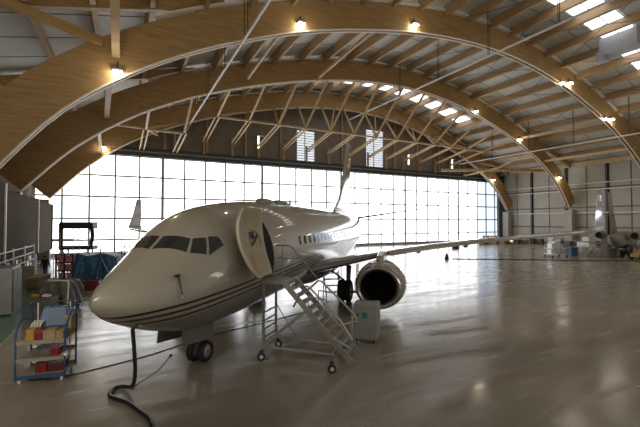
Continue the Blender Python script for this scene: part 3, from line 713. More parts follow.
# fuselage stations: a, top, bottom, halfwidth
FS = [(0,2.75,2.66,0.02),(0.05,2.83,2.54,0.13),(0.2,2.94,2.37,0.32),(0.5,3.09,2.14,0.62),(0.9,3.283,1.941,0.913),(1.3,3.49,1.761,1.157),(1.65,3.69,1.626,1.319),(2.0,3.93,1.515,1.438),(2.4,4.23,1.395,1.556),(2.8,4.50,1.319,1.652),(3.3,4.739,1.257,1.74),(3.9,4.91,1.224,1.80),(4.8,5.062,1.197,1.859),(6,5.192,1.19,1.88),(8,5.30,1.192,1.885),(20,5.31,1.25,1.88),(22,5.31,1.42,1.87),(24,5.31,1.75,1.80),(26,5.3,2.20,1.62),(28,5.25,2.75,1.32),(30,5.15,3.38,0.95),(32,5.02,4.02,0.52),(33.3,4.85,4.5,0.18)]
def fs_at(a):
    return tuple(interp([(s[0], s[i]) for s in FS], a) for i in (1, 2, 3))
def fpt(a, th, off=0.0):       # th measured from straight up, positive to port
    t_, b_, w_ = fs_at(a); zc = b_ + (t_-b_)*0.485
    if a < 3.0: zc = b_ + (t_-b_)*(0.40+0.085*max(0, a)/3.0)
    h_ = (t_-zc) if cos(th) > 0 else (zc-b_)
    return Vector(((w_+off)*sin(th), a, zc + (h_+off)*cos(th)))
def finv(a, z, side=1):
    t_, b_, w_ = fs_at(a); zc = b_ + (t_-b_)*0.485
    if a < 3.0: zc = b_ + (t_-b_)*(0.40+0.085*max(0, a)/3.0)
    h_ = (t_-zc) if z > zc else (zc-b_)
    return side*math.acos(max(-1, min(1, (z-zc)/h_)))
stations = [0.0,0.02,0.05,0.1,0.2,0.35,0.5,0.7,0.9,1.1,1.3,1.5,1.65,1.85,2.0,2.2,2.4,2.6,2.8,3.05,3.3,3.6,3.9,4.3,4.8,5.4,6,7,8,10,12,14,16,18,20,21,22,23,24,25,26,27,28,29,30,31,32,32.7,33.3]
NS = 64
rings = [[fpt(a, 2*pi*k_/NS) for k_ in range(NS)] for a in stations]
# doorway bounds; the skin stays closed under a dark patch
DA0, DA1, DZ0, DZ1 = 4.75, 5.55, 2.72, 4.60
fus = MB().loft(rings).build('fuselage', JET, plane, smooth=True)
def patch(name, corners, m, par, off=0.012, n=8, th=None, side=1):
    # corners: 4 (a, z) going round; surface patch laid on the fuselage skin
    (a0,z0),(a1,z1),(a2,z2),(a3,z3) = corners; vs = []; fs = []
    for i in range(n+1):
        for j in range(n+1):
            s = i/n; t_ = j/n
            a = (a0*(1-s)+a1*s)*(1-t_) + (a3*(1-s)+a2*s)*t_; z = (z0*(1-s)+z1*s)*(1-t_) + (z3*(1-s)+z2*s)*t_
            vs.append(fpt(a, finv(a, z, side), off))
    for i in range(n):
        for j in range(n): q = i*(n+1)+j; fs.append((q, q+1, q+n+2, q+n+1))
    return MB().add(vs, fs).build(name, m, par, smooth=True)
# cockpit windows
def ppatch(name, corners, m, par, off=0.014, n=8):   # corners in (a, theta)
    (a0,z0),(a1,z1),(a2,z2),(a3,z3) = corners; vs = []; fs = []
    for i in range(n+1):
        for j in range(n+1):
            s = i/n; t_ = j/n
            a = (a0*(1-s)+a1*s)*(1-t_) + (a3*(1-s)+a2*s)*t_; z = (z0*(1-s)+z1*s)*(1-t_) + (z3*(1-s)+z2*s)*t_
            vs.append(fpt(a, z, off))
    for i in range(n):
        for j in range(n): q = i*(n+1)+j; fs.append((q, q+1, q+n+2, q+n+1))
    return MB().add(vs, fs).build(name, m, par, smooth=True)
for side in (1, -1):
    # windshield, second and third panes in (a, theta)
    ppatch('cockpit_window', [(2.14, side*0.04), (2.32, side*0.53), (1.98, side*0.67), (1.70, side*0.04)], GLASSD, plane)
    ppatch('cockpit_window', [(2.36, side*0.56), (2.62, side*0.72), (2.34, side*0.96), (2.03, side*0.73)], GLASSD, plane)
    ppatch('cockpit_window', [(2.69, side*0.73), (2.93, side*0.84), (2.93, side*1.02), (2.40, side*1.0)], GLASSD, plane)
# doorway and door
patch('doorway', [(DA0, DZ0), (DA1, DZ0), (DA1, DZ1), (DA0, DZ1)], CABIN_SHADE, plane, 0.016)  # black patch on the skin paints the shaded cabin opening
LK = [(2.85,2.46),(3.2,2.18),(3.75,1.90),(4.3,1.80),(4.85,1.93)]; RK = [(2.85,2.43),(3.35,2.24),(3.85,2.11),(4.4,2.04),(4.85,2.07)]
DL, DR = 3.1, 4.15
def dpt(s_, z, off=0.0):      # the door swung open forwards, its lining facing out
    l0 = interp(LK, z); l1 = interp(RK, z); return Vector((l0+(l1-l0)*s_ + off, DL+(DR-DL)*s_ - off*0.15, z))
rings = []; nr = 16
for i in range(nr+1):
    z = 2.85+2.0*i/nr; e = 0.08 if i in (0, nr) else (0.03 if i in (1, nr-1) else 0)
    rings.append([dpt(e, z, -0.10), dpt(1-e, z, -0.10), dpt(1-e+0.02, z, -0.04), dpt(1-e, z, 0.03), dpt(e, z, 0.03), dpt(e-0.02, z, -0.04)])
door = MB().loft(rings).build('cabin_door', SEAT, plane, bevel=0.015)
def dpan(name, s0, s1, z0, z1, m_, o1=0.045, n=6):
    vs = []; fs = []
    for i in range(n+1):
        z = z0+(z1-z0)*i/n
        for q in (s0, s1): vs.append(dpt(q, z, o1))
    for i in range(n): fs.append((2*i, 2*i+1, 2*i+3, 2*i+2))
    return MB().add(vs, fs).build(name, m_, door)
dpan('lower_pad', 0.2, 0.85, 2.98, 3.55, SEAT2); dpan('upper_pad', 0.2, 0.8, 4.25, 4.7, SEAT2, 0.04)
MB().tube([dpt(0.5+0.32*cos(q*pi/8), 3.86+0.34*sin(q*pi/8), 0.05) for q in range(-1, 10)], 0.02, 6).build('slide_cover_rim', SEAT2, door)
MB().tube([dpt(0.4, 3.75, 0.05), dpt(0.45, 3.85, 0.12), dpt(0.62, 4.05, 0.12)], 0.035, 8).build('handle', STEELD, door)
dpan('view_port', 0.38, 0.58, 3.95, 4.15, STEELD, 0.05, 3)
MB().box((2.2, DL+0.25, 2.80), (2.48, DR-0.1, 2.88)).build('girt_bar', STEELD, door)
for z in (3.3, 4.3): MB().tube([fpt(4.72, finv(4.72, z), -0.02), dpt(0.8, z, -0.08)], 0.035, 8).build('hinge_arm', STEELG, plane)
# cabin windows
for side in (1, -1):
    for i in range(26):
        a = 8.5 + i*0.72
        patch('cabin_window', [(a-0.12, 3.46), (a+0.12, 3.46), (a+0.12, 3.82), (a-0.12, 3.82)], GLASSD, plane, 0.012, 2, side=side)
# dorsal fairings
for a, l_, h_ in ((8.2, 1.45, 0.20), (10.1, 1.5, 0.22)):
    rr = []
    for s in (0, .06, .2, .5, .8, .94, 1):
        w_ = 0.28*(1-abs(2*s-1)**4)**.5+0.02; hh = h_*(1-abs(2*s-1)**6)+0.01
        rr.append([(w_*cos(q*pi/8), a+s*l_, fs_at(a+s*l_)[0]-0.03+hh*sin(q*pi/8)) for q in range(9)] )
    MB().loft(rr).build('antenna_fairing', STEELG, plane, smooth=True)
for a in (2.9, 12.0): MB().loft([[(-0.02, a, 5.3), (0.02, a, 5.3), (0.02, a+0.4, 5.3), (-0.02, a+0.4, 5.3)], [(-0.012, a+0.18, 5.62), (0.012, a+0.18, 5.62), (0.012, a+0.4, 5.62), (-0.012, a+0.4, 5.62)]]).build('blade_antenna', WHITE, plane) if a > 5 else None
# belly fairing
rr = []
for s, w_, zb in ((10.2,0.3,1.28),(11.2,1.5,1.12),(12.5,1.9,1.0),(15,2.0,0.98),(17.5,1.9,1.05),(19.5,1.2,1.2),(20.5,0.3,1.3)):
    rr.append([(w_*1.03*cos(pi+q*pi/10), s, 2.0 + (2.0-zb)*sin(pi+q*pi/10)) for q in range(11)])
MB().loft(rr, cap=True).build('belly_fairing', BELLY, plane, smooth=True)
# wings
def airfoil(le, chord, z, thick, l, tilt=0.0, n=12, droop=0.0):
    pts = []
    for i in range(n+1):
        x = (1-cos(pi*i/n))/2; t_ = thick*chord*(1.1*sqrt(x) - 0.55*x - 0.95*x*x + 0.4*x**3)*1.15
        pts.append((x, t_*0.62))
    lo = [(x, -t_*0.62) for x, t_ in reversed(pts[1:-1])]
    return [Vector((l, le + x*chord, z + h_ - tilt*x)) for x, h_ in pts + lo]
def wing(side):
    S_ = [(1.2, 10.2, 8.4, 2.05, .20), (1.9, 10.7, 7.8, 2.12, .20), (3.4, 11.8, 6.2, 2.42, .19), (5.2, 12.95, 4.95, 2.76, .16), (7.5, 14.2, 4.3, 3.08, .12), (10, 15.55, 3.65, 3.36, .11), (13, 17.15, 2.8, 3.6, .105), (16.6, 19.0, 1.85, 3.84, .10), (17.05, 19.3, 1.6, 3.88, .10)]
    rings = [airfoil(le, c_, z_, th_, side*l_, tilt=0.12*(1-l_/17)*c_/4) for l_, le, c_, z_, th_ in S_]
    w = MB().loft(rings).build('wing', JETW, plane, smooth=True)
    # winglet
    WS = [(17.05,19.3,1.6,3.88,.10,0),(17.35,19.5,1.55,3.96,.09,0),(17.55,19.9,1.35,4.2,.08,0),(17.68,20.4,1.05,5.0,.08,0),(17.9,21.1,0.55,6.42,.08,0)]
    rg = []
    for i, (l_, le, c_, z_, th_, _) in enumerate(WS):
        if i < 2: rg.append(airfoil(le, c_, z_, th_, side*l_))
        else:
            base = airfoil(le, c_, 0, th_, 0); rg.append([Vector((side*(l_ - p.z*1.0), p.y, z_)) for p in base])
    MB().loft(rg).build('winglet', WLET, w, smooth=True)
    # bright leading edge slat
    rg = []
    for l_, le, c_, z_, th_ in S_[3:-1]:
        r_ = 0.10 if l_ < 9 else 0.07
        rg.append([Vector((side*l_, le - 0.05 + 0.0, z_-0.10*1)), Vector((side*l_, le-0.10, z_+0.02)), Vector((side*l_, le+0.02, z_+r_)), Vector((side*l_, le+0.45, z_+r_*1.7)), Vector((side*l_, le+0.45, z_+0.02)), Vector((side*l_, le+0.1, z_-r_))])
    MB().loft(rg).build('slat', mat('slat_metal', (0.5, 0.49, 0.46), 0.22, 0.7, var=0.05), w)
    for l_ in (6.6, 9.4, 12.4):
        le = interp([(s_[0], s_[1]) for s_ in S_], l_); c_ = interp([(s_[0], s_[2]) for s_ in S_], l_); z_ = interp([(s_[0], s_[3]) for s_ in S_], l_)
        MB().tube([(side*l_, le+c_*0.55, z_-0.2), (side*l_, le+c_*0.75, z_-0.34), (side*l_, le+c_*1.0, z_-0.32), (side*l_, le+c_*1.2, z_-0.18)], [0.04, 0.16, 0.14, 0.02], 10).build('flap_fairing', JETW, w, smooth=True)
    return w
for s in (1, -1): wing(s)
# engines
def engine(side):
    L_ = side*4.90; EZ = 1.45
    EA = 10.45
    Mx = Matrix.Translation((L_, EA, EZ)) @ Matrix.Diagonal((1.04, 1, 0.96, 1))
    n_ = MB().lathe([(0.06,0.80),(0.0,0.86),(-0.02,0.90),(0.0,0.94),(0.1,1.01),(0.4,1.10),(0.9,1.16),(1.6,1.17),(2.4,1.10),(3.1,0.98),(3.45,0.90),(3.45,0.84)], Mx, 40).build('nacelle', JETP, plane, smooth=True)
    MB().lathe([(0.25,0.79),(0.06,0.805),(0.0,0.865),(-0.025,0.90),(0.0,0.945),(0.1,1.015),(0.2,1.045)], Matrix.Translation((L_, EA-0.01, EZ)) @ Matrix.Diagonal((1.045, 1, 0.965, 1)), 40).build('intake_lip', LIP, n_, smooth=True)
    MB().lathe([(0.05,0.81),(0.3,0.785),(0.95,0.79),(1.0,0.1),(1.0,0.01)], Mx, 40).build('intake_duct', INLET, n_, smooth=True)
    f = MB()
    for i in range(24):
        a_ = 2*pi*i/24; R_ = Matrix.Rotation(a_, 4, 'Y')
        f.add([(0.03,-0.05,0.2),(0.09,0.06,0.2),(-0.04,-0.09,0.77),(0.10,0.03,0.77)], [(0,1,3,2)], Matrix.Translation((L_, EA+0.85, EZ)) @ R_)
    f.build('fan', FANM, n_)
    MB().lathe([(0.45,0.005),(0.5,0.06),(0.65,0.15),(0.85,0.23)], Mx, 20).build('spinner', FANM, n_, smooth=True)
    MB().lathe([(3.0,0.66),(3.9,0.55),(4.4,0.42),(4.4,0.35),(5.0,0.05)], Mx, 24).build('exhaust_core', STEELG, n_, smooth=True)
    # pylon
    MB().loft([[(L_-w_, a_, zb), (L_+w_, a_, zb), (L_+w_*0.8, a_, zt), (L_-w_*0.8, a_, zt)] for a_, w_, zb, zt in ((EA+0.5,0.08,2.4,2.66),(EA+0.9,0.2,2.4,2.82),(EA+2.0,0.24,2.3,2.95),(EA+3.2,0.22,2.1,2.9),(EA+4.6,0.1,1.9,2.6))]).build('pylon', JETP, plane, bevel=0.05)
    # chine
    MB().loft([[(L_+side*-0.85*1, EA+0.9, EZ+0.78),(L_-side*0.88, EA+0.9, EZ+0.80)],[(L_-side*1.05, EA+1.3, EZ+0.98),(L_-side*1.02, EA+1.3, EZ+0.98)],[(L_-side*0.9, EA+1.9, EZ+0.80),(L_-side*0.86, EA+1.9, EZ+0.8)]], cap=False, closed=False).build('chine', JETP, n_)
for s in (1, -1): engine(s)
# tail
def surf(name, secs, vertical=False, m_=JETP, par=plane, side=1):
    rg = []
    for l_, le, c_, z_, th_ in secs:
        b_ = airfoil(le, c_, 0, th_, 0)
        rg.append([Vector((p.z, p.y, z_)) if vertical else Vector((side*l_, p.y, z_+p.z)) for p in b_])
    return MB().loft(rg).build(name, m_, par, smooth=True)
surf('fin', [(0, 21.6, 7.2, 5.15, .02), (0, 22.9, 6.0, 5.7, .05), (0, 24.2, 4.7, 6.5, .09), (0, 25.2, 3.9, 7.7, .09), (0, 27.6, 2.3, 11.8, .09), (0, 27.9, 1.8, 12.0, .05)], True)
for s in (1, -1): surf('stabilizer', [(0.4, 28.0, 4.0, 4.75, .10), (1.2, 28.5, 3.6, 4.85, .10), (4, 30.2, 2.5, 5.3, .09), (7.17, 32.1, 1.3, 5.8, .08)], m_=STABM, side=s)
# landing gear
def wheel(par, x, y, r, w_, name='wheel'):
    Mx = Matrix.Translation((x, y, r)) @ Matrix.Rotation(pi/2, 4, 'Z')
    tr = MB().lathe([(-w_/2*0.6, r*0.55),(-w_/2, r*0.72),(-w_/2*0.95, r*0.9),(-w_/2*0.6, r),(w_/2*0.6, r),(w_/2*0.95, r*0.9),(w_/2, r*0.72),(w_/2*0.6, r*0.55)], Mx, 30).build(name, RUBBER, par, smooth=True)
    MB().lathe([(-w_/2*0.62, 0.01),(-w_/2*0.66, r*0.2),(-w_/2*0.45, r*0.3),(-w_/2*0.62, r*0.56),(w_/2*0.62, r*0.56),(w_/2*0.45, r*0.3),(w_/2*0.66, r*0.2),(w_/2*0.62, 0.01)], Mx, 24).build('hub', mat('hub_pale', (0.5,0.49,0.46), 0.4, 0.3), tr, smooth=True)
    return tr
NGA = 4.0
g_ = MB().tube([(0, NGA, 0.34), (0, NGA-0.05, 0.9), (0, NGA-0.2, 1.6)], [0.06, 0.075, 0.11], 12).build('nose_gear_strut', GEARM, plane, smooth=True)
MB().tube([(-0.3, NGA, 0.34), (0.3, NGA, 0.34)], 0.045, 10).build('axle', GEARM, g_)
MB().tube([(0, NGA+0.02, 0.95), (0, NGA+0.35, 1.5)], 0.035, 8).build('drag_brace', GEARM, g_)
for s in (-0.2, 0.2): wheel(plane, s, NGA, 0.345, 0.21, 'nose_wheel')
for s in (-1, 1):
    MB().loft([[(s*0.42, 2.55, 0.98), (s*0.46, 2.55, 0.98), (s*0.40, 2.55, 1.45), (s*0.36, 2.55, 1.45)], [(s*0.42, 4.05, 0.78), (s*0.46, 4.05, 0.78), (s*0.40, 4.05, 1.45), (s*0.36, 4.05, 1.45)]]).build('nose_gear_door', BELLY, plane)
MGA = 13.9
for s in (-1, 1):
    g_ = MB().tube([(s*2.86, MGA, 0.56), (s*2.86, MGA, 1.2), (s*2.9, MGA-0.05, 2.0)], [0.09, 0.12, 0.15], 12).build('main_gear_strut', GEARM, plane, smooth=True)
    MB().tube([(s*2.35, MGA, 0.56), (s*3.35, MGA, 0.56)], 0.07, 10).build('axle', GEARM, g_)
    MB().tube([(s*2.86, MGA, 1.0), (s*1.9, MGA-0.1, 1.7)], 0.05, 8).build('side_brace', GEARM, g_)
    MB().box((s*3.38-0.02, MGA-0.3, 0.75), (s*3.38+0.02, MGA+0.35, 2.1)).build('gear_door', BELLY, g_)
    for d_ in (-0.19, 0.19): wheel(plane, s*2.68+d_, MGA, 0.60, 0.34, 'main_wheel')
# pitot probe with hanging cover
def plp(a, th, off):
    p = fpt(a, th, off); return plane_M @ p
plane_M = Matrix.Translation((PX, PY, 0)) @ Matrix.Rotation(-TH, 4, 'Z')
t = thing('probe_cover', 'dark probe cover with a hanging ribbon on the aircraft nose side', 'cover', plp(1.42, 0.97, 0.03), -TH)
MB().tube([(0,0.08,0),(0.05,-0.05,0),(0.07,-0.16,0)], 0.035, 8).build('sleeve', BLACK, t)
MB().tube([(0.05,0,0),(0.16,-0.06,-0.24),(0.25,-0.10,-0.46)], [0.03,0.022,0.022], 6).build('ribbon', RED if False else BLACK, t)
MB().tube([(0.25,-0.10,-0.45),(0.27,-0.11,-0.53)], 0.05, 8).build('tag_end', STEELG, t)

# nose hose to the floor
def cable(name, pts, r, m_, lab, cat, n=8, sub=6):
    P = [Vector(p) for p in pts]; out = []
    for i in range(len(P)-1):
        p0, p1, p2, p3 = P[max(i-1,0)], P[i], P[i+1], P[min(i+2, len(P)-1)]
        for j in range(sub):
            t_ = j/sub; out.append(0.5*((2*p1)+(-p0+p2)*t_+(2*p0-5*p1+4*p2-p3)*t_*t_+(-p0+3*p1-3*p2+p3)*t_**3))
    out.append(P[-1]); c = out[0].copy(); c.z = 0
    o = MB().tube([q-c for q in out], r, n).build(name, m_, smooth=True); o.location = c
    return tag(o, lab, cat)
cable('air_hose', [(-4.72,9.35,1.75),(-4.70,9.40,1.2),(-4.72,9.5,0.6),(-4.85,9.62,0.2),(-5.25,9.95,0.05),(-5.42,9.85,0.05),(-5.30,9.4,0.05),(-4.75,9.1,0.05),(-4.3,8.75,0.05),(-3.75,8.25,0.05),(-3.3,7.5,0.05)], 0.05, BLACK, 'thick black hose hanging from the aircraft nose and snaking over the floor', 'hose')
cable('tow_line', [(-7.6,10.35,0.012),(-5.8,12.2,0.012),(-4.27,14.4,0.012),(-2.2,16.6,0.012),(-0.4,18.6,0.012)], 0.014, BLACK, 'thin black line stretched straight across the floor under the aircraft', 'line')
cable('earth_wire', [(-4.95,12.3,0.03),(-4.92,12.0,0.01),(-4.85,11.0,0.008),(-5.0,10.1,0.008),(-4.9,9.6,0.008),(-4.6,9.2,0.008)], 0.007, STEELG, 'fine grey earthing wire curling on the floor before the nose wheel', 'wire')
t = thing('floor_anchor', 'small round black anchor point on the floor before the nose wheel', 'anchor', (-4.95, 12.32, 0))
MB().lathe([(0.0,0.05),(0.03,0.055),(0.05,0.03),(0.055,0.005)], Matrix.Rotation(pi/2, 4, 'X'), 14).build('cap', BLACK, t, smooth=True)

# ------------------------------------------------------------------ boarding stairs
SX, SY, SR = -1.88, 12.72, -0.305
t = thing('boarding_stairs', 'grey wheeled metal boarding stairs with handrails at the open cabin door', 'stairs', (SX, SY, 0), SR)
PZ = 2.5; XW = 0.92; RUN = 2.2; HW = 0.5
MB().box((0, -HW-0.04, PZ-0.09), (XW, HW+0.04, PZ)).build('platform', ALU, t, bevel=0.01)
MB().box((-0.06, -HW, PZ-0.12), (0.0, HW, PZ+0.02)).build('bumper', RUBBER, t, bevel=0.01)
def sline(x): return PZ - 0.05 - (x-XW)*(PZ-0.22)/RUN
for s in (-1, 1):
    MB().bar((XW-0.05, s*HW, sline(XW-0.05)), (XW+RUN, s*HW, sline(XW+RUN)), 0.05, 0.17).build('stringer', ALU, t)
for i in range(1, 11):
    x = XW + RUN*i/11; z = sline(x)+0.03
    MB().box((x-0.13, -HW, z-0.03), (x+0.11, HW, z)).build('step', ALU, t)
for s in (-1, 1): MB().bar((0.18, s*HW, 0.2), (0.18, s*HW, PZ-0.08), 0.07).build('leg', ALU, t)
for z in (0.35, 0.62, 0.9, 1.18, 1.45): MB().bar((0.18, -HW, z), (0.18, HW, z), 0.04).build('rung', ALU, t)
for s in (-1, 1):
    MB().bar((0.18, s*HW, 0.36), (XW+RUN-0.5, s*HW, 0.34), 0.04, 0.06).build('base_rail', ALU, t)
    MB().bar((0.2, s*HW, 0.45), (XW+0.75, s*HW, sline(XW+0.75)-0.05), 0.05, 0.08).build('brace', ALU, t)
    MB().bar((XW+RUN-0.6, s*HW, 0.34), (XW+RUN-0.45, s*HW, sline(XW+RUN-0.45)), 0.04).build('base_post', ALU, t)
MB().bar((0.22, HW, 1.5), (1.6, -HW, 0.36), 0.025).build('cross_bar', ALU, t)
# handrails
MB().tube([(0.02, HW, PZ-0.05), (0.02, HW, PZ+1.02), (0.09, HW, PZ+1.1), (0.66, HW, PZ+1.1), (0.78, HW, PZ+1.04), (1.7, HW, PZ+0.02)], 0.026, 8).build('guard_rail', STEELG, t)
MB().tube([(0.42, HW, PZ-0.05), (0.42, HW, PZ+1.1)], 0.018, 8).build('guard_post', STEELG, t)
MB().tube([(0.02, HW, PZ+0.66), (1.12, HW, PZ+0.66)], 0.018, 8).build('guard_mid_rail', STEELG, t)
for s, p_ in ((-1, [(1.25, 1.72), (1.42, 2.05), (1.58, 2.29), (1.68, 2.41), (1.78, 2.38), (2.78, 1.42), (3.16, 0.86), (3.10, 0.6), (2.55, 0.85)]), (1, [(1.1, 1.9), (1.38, 2.1), (1.56, 2.25), (1.74, 2.42), (1.86, 2.40), (2.94, 1.42), (3.12, 1.15), (2.5, 0.95)])):
    MB().tube([(x, s*(HW+0.03), z) for x, z in p_], 0.034, 8).build('handrail', ALU, t)
    MB().tube([(1.75, s*(HW+0.03), sline(1.75)+0.05), (1.75, s*(HW+0.03), sline(1.75)+0.5), (2.35, s*(HW+0.03), sline(2.35)+1.05)], 0.026, 8).build('rail_post', ALU, t)
for (x, y) in ((0.25, -HW-0.28), (0.25, HW+0.05), (XW+RUN-0.45, -HW-0.55), (XW+RUN-0.55, HW+0.1)):
    c = MB().lathe([(-0.03, 0.02), (-0.04, 0.125), (0.04, 0.125), (0.03, 0.02)], Matrix.Translation((x, y, 0.125)) @ Matrix.Rotation(0.45, 4, 'Z'), 18).build('caster', RUBBER, t)
    MB().lathe([(-0.045, 0.01), (-0.045, 0.06), (0.045, 0.06), (0.045, 0.01)], Matrix.Translation((x, y, 0.125)) @ Matrix.Rotation(0.45, 4, 'Z'), 14).build('caster_hub', WHITE, c)
    MB().box((x-0.05, y-0.05, 0.23), (x+0.05, y+0.05, 0.34)).build('caster_fork', STEELD, c)
MB().bar((0.25, -HW-0.28, 0.3), (0.2, HW+0.05, 0.34), 0.05).build('outrigger', ALU, t)
MB().bar((XW+RUN-0.45, -HW-0.55, 0.27), (XW+RUN-0.5, HW+0.1, 0.33), 0.05).build('outrigger', ALU, t)

# grey wheeled cabinet by the engine
t = thing('equipment_cabinet', 'grey wheeled equipment cabinet standing in front of the engine', 'cabinet', (1.74, 13.95, 0), 0.0)
t.rotation_euler = (0, 0, -0.30)
MB().box((-0.42, -0.42, 0.14), (0.46, 0.42, 1.42)).build('housing', CABG, t, bevel=0.03)
MB().box((-0.36, -0.435, 0.2), (0.40, -0.42, 1.34)).build('front_panel', CABG, t, bevel=0.008)
MB().box((0.462, -0.36, 0.22), (0.475, 0.36, 1.3)).build('side_panel', CABG, t, bevel=0.008)
MB().box((-0.08, -0.445, 0.92), (0.12, -0.435, 1.14)).build('display', SCREEN, t)
MB().box((-0.28, -0.445, 1.0), (-0.2, -0.436, 1.06)).build('switch', BLACK, t)
MB().tube([(-0.25, 0.1, 1.42), (-0.25, 0.1, 1.47), (0.3, 0.1, 1.47), (0.3, 0.1, 1.42)], 0.015, 6).build('top_handle', BLACK, t)
for x in (-0.28, 0.34):
    for y in (-0.34, 0.34):
        c = MB().lathe([(-0.02, 0.01), (-0.02, 0.06), (0.02, 0.06), (0.02, 0.01)], Matrix.Translation((x, y, 0.06)) @ Matrix.Rotation(pi/2, 4, 'Z'), 14).build('caster', RUBBER, t)
        MB().box((x-0.03, y-0.03, 0.1), (x+0.03, y+0.03, 0.15)).build('fork', STEELD, c)

# small white step ladder beyond
t = thing('step_ladder', 'small white step ladder on the bright floor behind the boarding stairs', 'ladder', (0.75, 22.3, 0), 0.15)
for i in range(4): MB().box((-0.45, -0.5+i*0.26, 0.3+i*0.33-0.03), (0.45, -0.24+i*0.26, 0.3+i*0.33+0.02)).build('step', ALU, t)
for s in (-1, 1):
    MB().bar((s*0.46, -0.55, 0.1), (s*0.46, 0.55, 1.35), 0.05, 0.1).build('side_rail', STEELG, t)
    MB().bar((s*0.46, 0.6, 0), (s*0.46, 0.52, 1.45), 0.05).build('rear_leg', STEELG, t); MB().bar((s*0.46, -0.6, 0), (s*0.46, -0.5, 0.35), 0.05).build('front_leg', STEELG, t)

# wheel chocks and lines far right
def chock(x, y, rz, lab, s=1.0):
    t = thing('wheel_chock', lab, 'chock', (x, y, 0), rz)
    MB().loft([[(-0.7*s,-0.3*s,0),(-0.7*s,0.3*s,0),(-0.7*s,0.12*s,0.75*s),(-0.7*s,-0.12*s,0.75*s)], [(0.7*s,-0.3*s,0),(0.7*s,0.3*s,0),(0.7*s,0.12*s,0.75*s),(0.7*s,-0.12*s,0.75*s)]]).build('block', BLACK, t, bevel=0.03)
    MB().tube([(-0.3*s,0,0.75*s),(-0.25*s,0,0.9*s),(0.25*s,0,0.9*s),(0.3*s,0,0.75*s)], 0.03, 6).build('grip', YEL, t)
chock(15.05, 43.9, 1.2, 'black block on the floor under the port wing, nearer one', 0.8)
chock(22.2, 60.5, 0.2, 'small black block on the floor beyond the port wing, near the glazing', 0.8)
cable('floor_hose', [(15.6,43.6,0.03),(19,43.4,0.03),(23,43.0,0.03),(28,42.0,0.03),(33,41.6,0.03),(38,40.5,0.03)], 0.05, BLACK, 'dark hose lying across the floor below the port winglet', 'hose')

# ------------------------------------------------------------------ small jet at right
BJ = thing('small_jet', 'small pale business jet parked at the right wall behind the winglet', 'aircraft', (45.4, 53.9, 0), -3.955)
bj = [(0,0.05,2.0),(0.4,0.45,1.95),(1.5,0.9,1.95),(3,1.1,2.0),(9,1.15,2.05),(12,0.9,2.2),(14.5,0.5,2.5),(16.5,0.12,2.8)]
JP2 = mat('small_jet_paint', (0.27, 0.255, 0.22), 0.5, var=0.05)
MB().loft([[(r_*cos(2*pi*q/24), a_, z_+r_*sin(2*pi*q/24)) for q in range(24)] for a_, r_, z_ in bj]).build('fuselage', JP2, BJ, smooth=True)
surf('fin', [(0, 11.2, 4.6, 2.9, .08), (0, 13.2, 3.4, 5.0, .09), (0, 15.2, 2.3, 7.8, .08)], True, JP2, BJ)
for s in (1, -1):
    surf('stabilizer', [(0.0, 13.9, 2.2, 5.2, .09), (3.0, 15.3, 1.2, 5.35, .08)], False, JP2, BJ, s)
    surf('wing', [(0.6, 6.0, 3.2, 1.35, .12), (7.6, 8.6, 1.1, 1.9, .10)], False, JP2, BJ, s)
    n_ = MB().lathe([(0.02,0.36),(0,0.42),(0.1,0.5),(0.8,0.58),(2.0,0.52),(2.6,0.38)], Matrix.Translation((s*1.75, 9.8, 2.75)), 20).build('engine', JP2, BJ, smooth=True)
    MB().lathe([(0.03,0.40),(0.3,0.36),(0.3,0.01)], Matrix.Translation((s*1.75, 9.77, 2.75)), 20).build('intake', INLET, n_)
    MB().lathe([(2.62,0.37),(2.4,0.36),(2.4,0.01)], Matrix.Translation((s*1.75, 9.8, 2.75)), 20).build('nozzle', INLET, n_)
    wheel(BJ, s*1.5, 8.6, 0.3, 0.2); MB().tube([(s*1.5, 8.6, 0.3), (s*1.5, 8.5, 1.4)], 0.06, 8).build('gear_strut', GEARM, BJ)
wheel(BJ, 0, 2.0, 0.24, 0.16); MB().tube([(0, 2.0, 0.24), (0, 1.95, 1.2)], 0.05, 8).build('gear_strut', GEARM, BJ)

# stores and carts along the right
def place(px, py):   # floor point used while laying out
    pass
t = thing('service_cart', 'metal service cart loaded with silvery parts at the right', 'cart', (29.6, 46.4, 0), 0.3)
for z in (0.4, 1.1): MB().box((-1.2, -0.6, z-0.04), (1.2, 0.6, z+0.04)).build('shelf', ALU, t)
for x in (-1.15, 1.15):
    for y in (-0.55, 0.55): MB().box((x-0.04, y-0.04, 0.1), (x+0.04, y+0.04, 1.6)).build('post', STEELG, t); MB().lathe([(-0.05, 0.01), (-0.05, 0.12), (0.05, 0.12), (0.05, 0.01)], Matrix.Translation((x, y, 0.12)), 14).build('wheel', RUBBER, t)
g = 'silvery parts on the service cart'
for x, z, s_ in ((-0.8, 0.441, .55), (0.1, 0.441, .6), (0.8, 0.441, .5), (-0.7, 1.141, .6), (0.0, 1.141, .8), (0.7, 1.141, .45)):
    p = Matrix.Rotation(0.3, 4, 'Z') @ Vector((x, 0, z))
    cargo('metal_part', s_, 0.6, s_, (29.6+p.x, 46.4+p.y, z), 0.3, SILV, 'silvery part on the metal service cart at the right', 'part', g)
cargo('blue_bin', 1.2, 0.9, 1.1, (32.8, 48.2, 0), 0.3, BLUE, 'blue bin just right of the service cart', 'bin')
cargo('white_machine', 1.5, 1.0, 1.3, (39.5, 54.3, 0.9), 0.4, WHITE, 'white box-shaped machine on a bench right of the blue bin', 'machine')
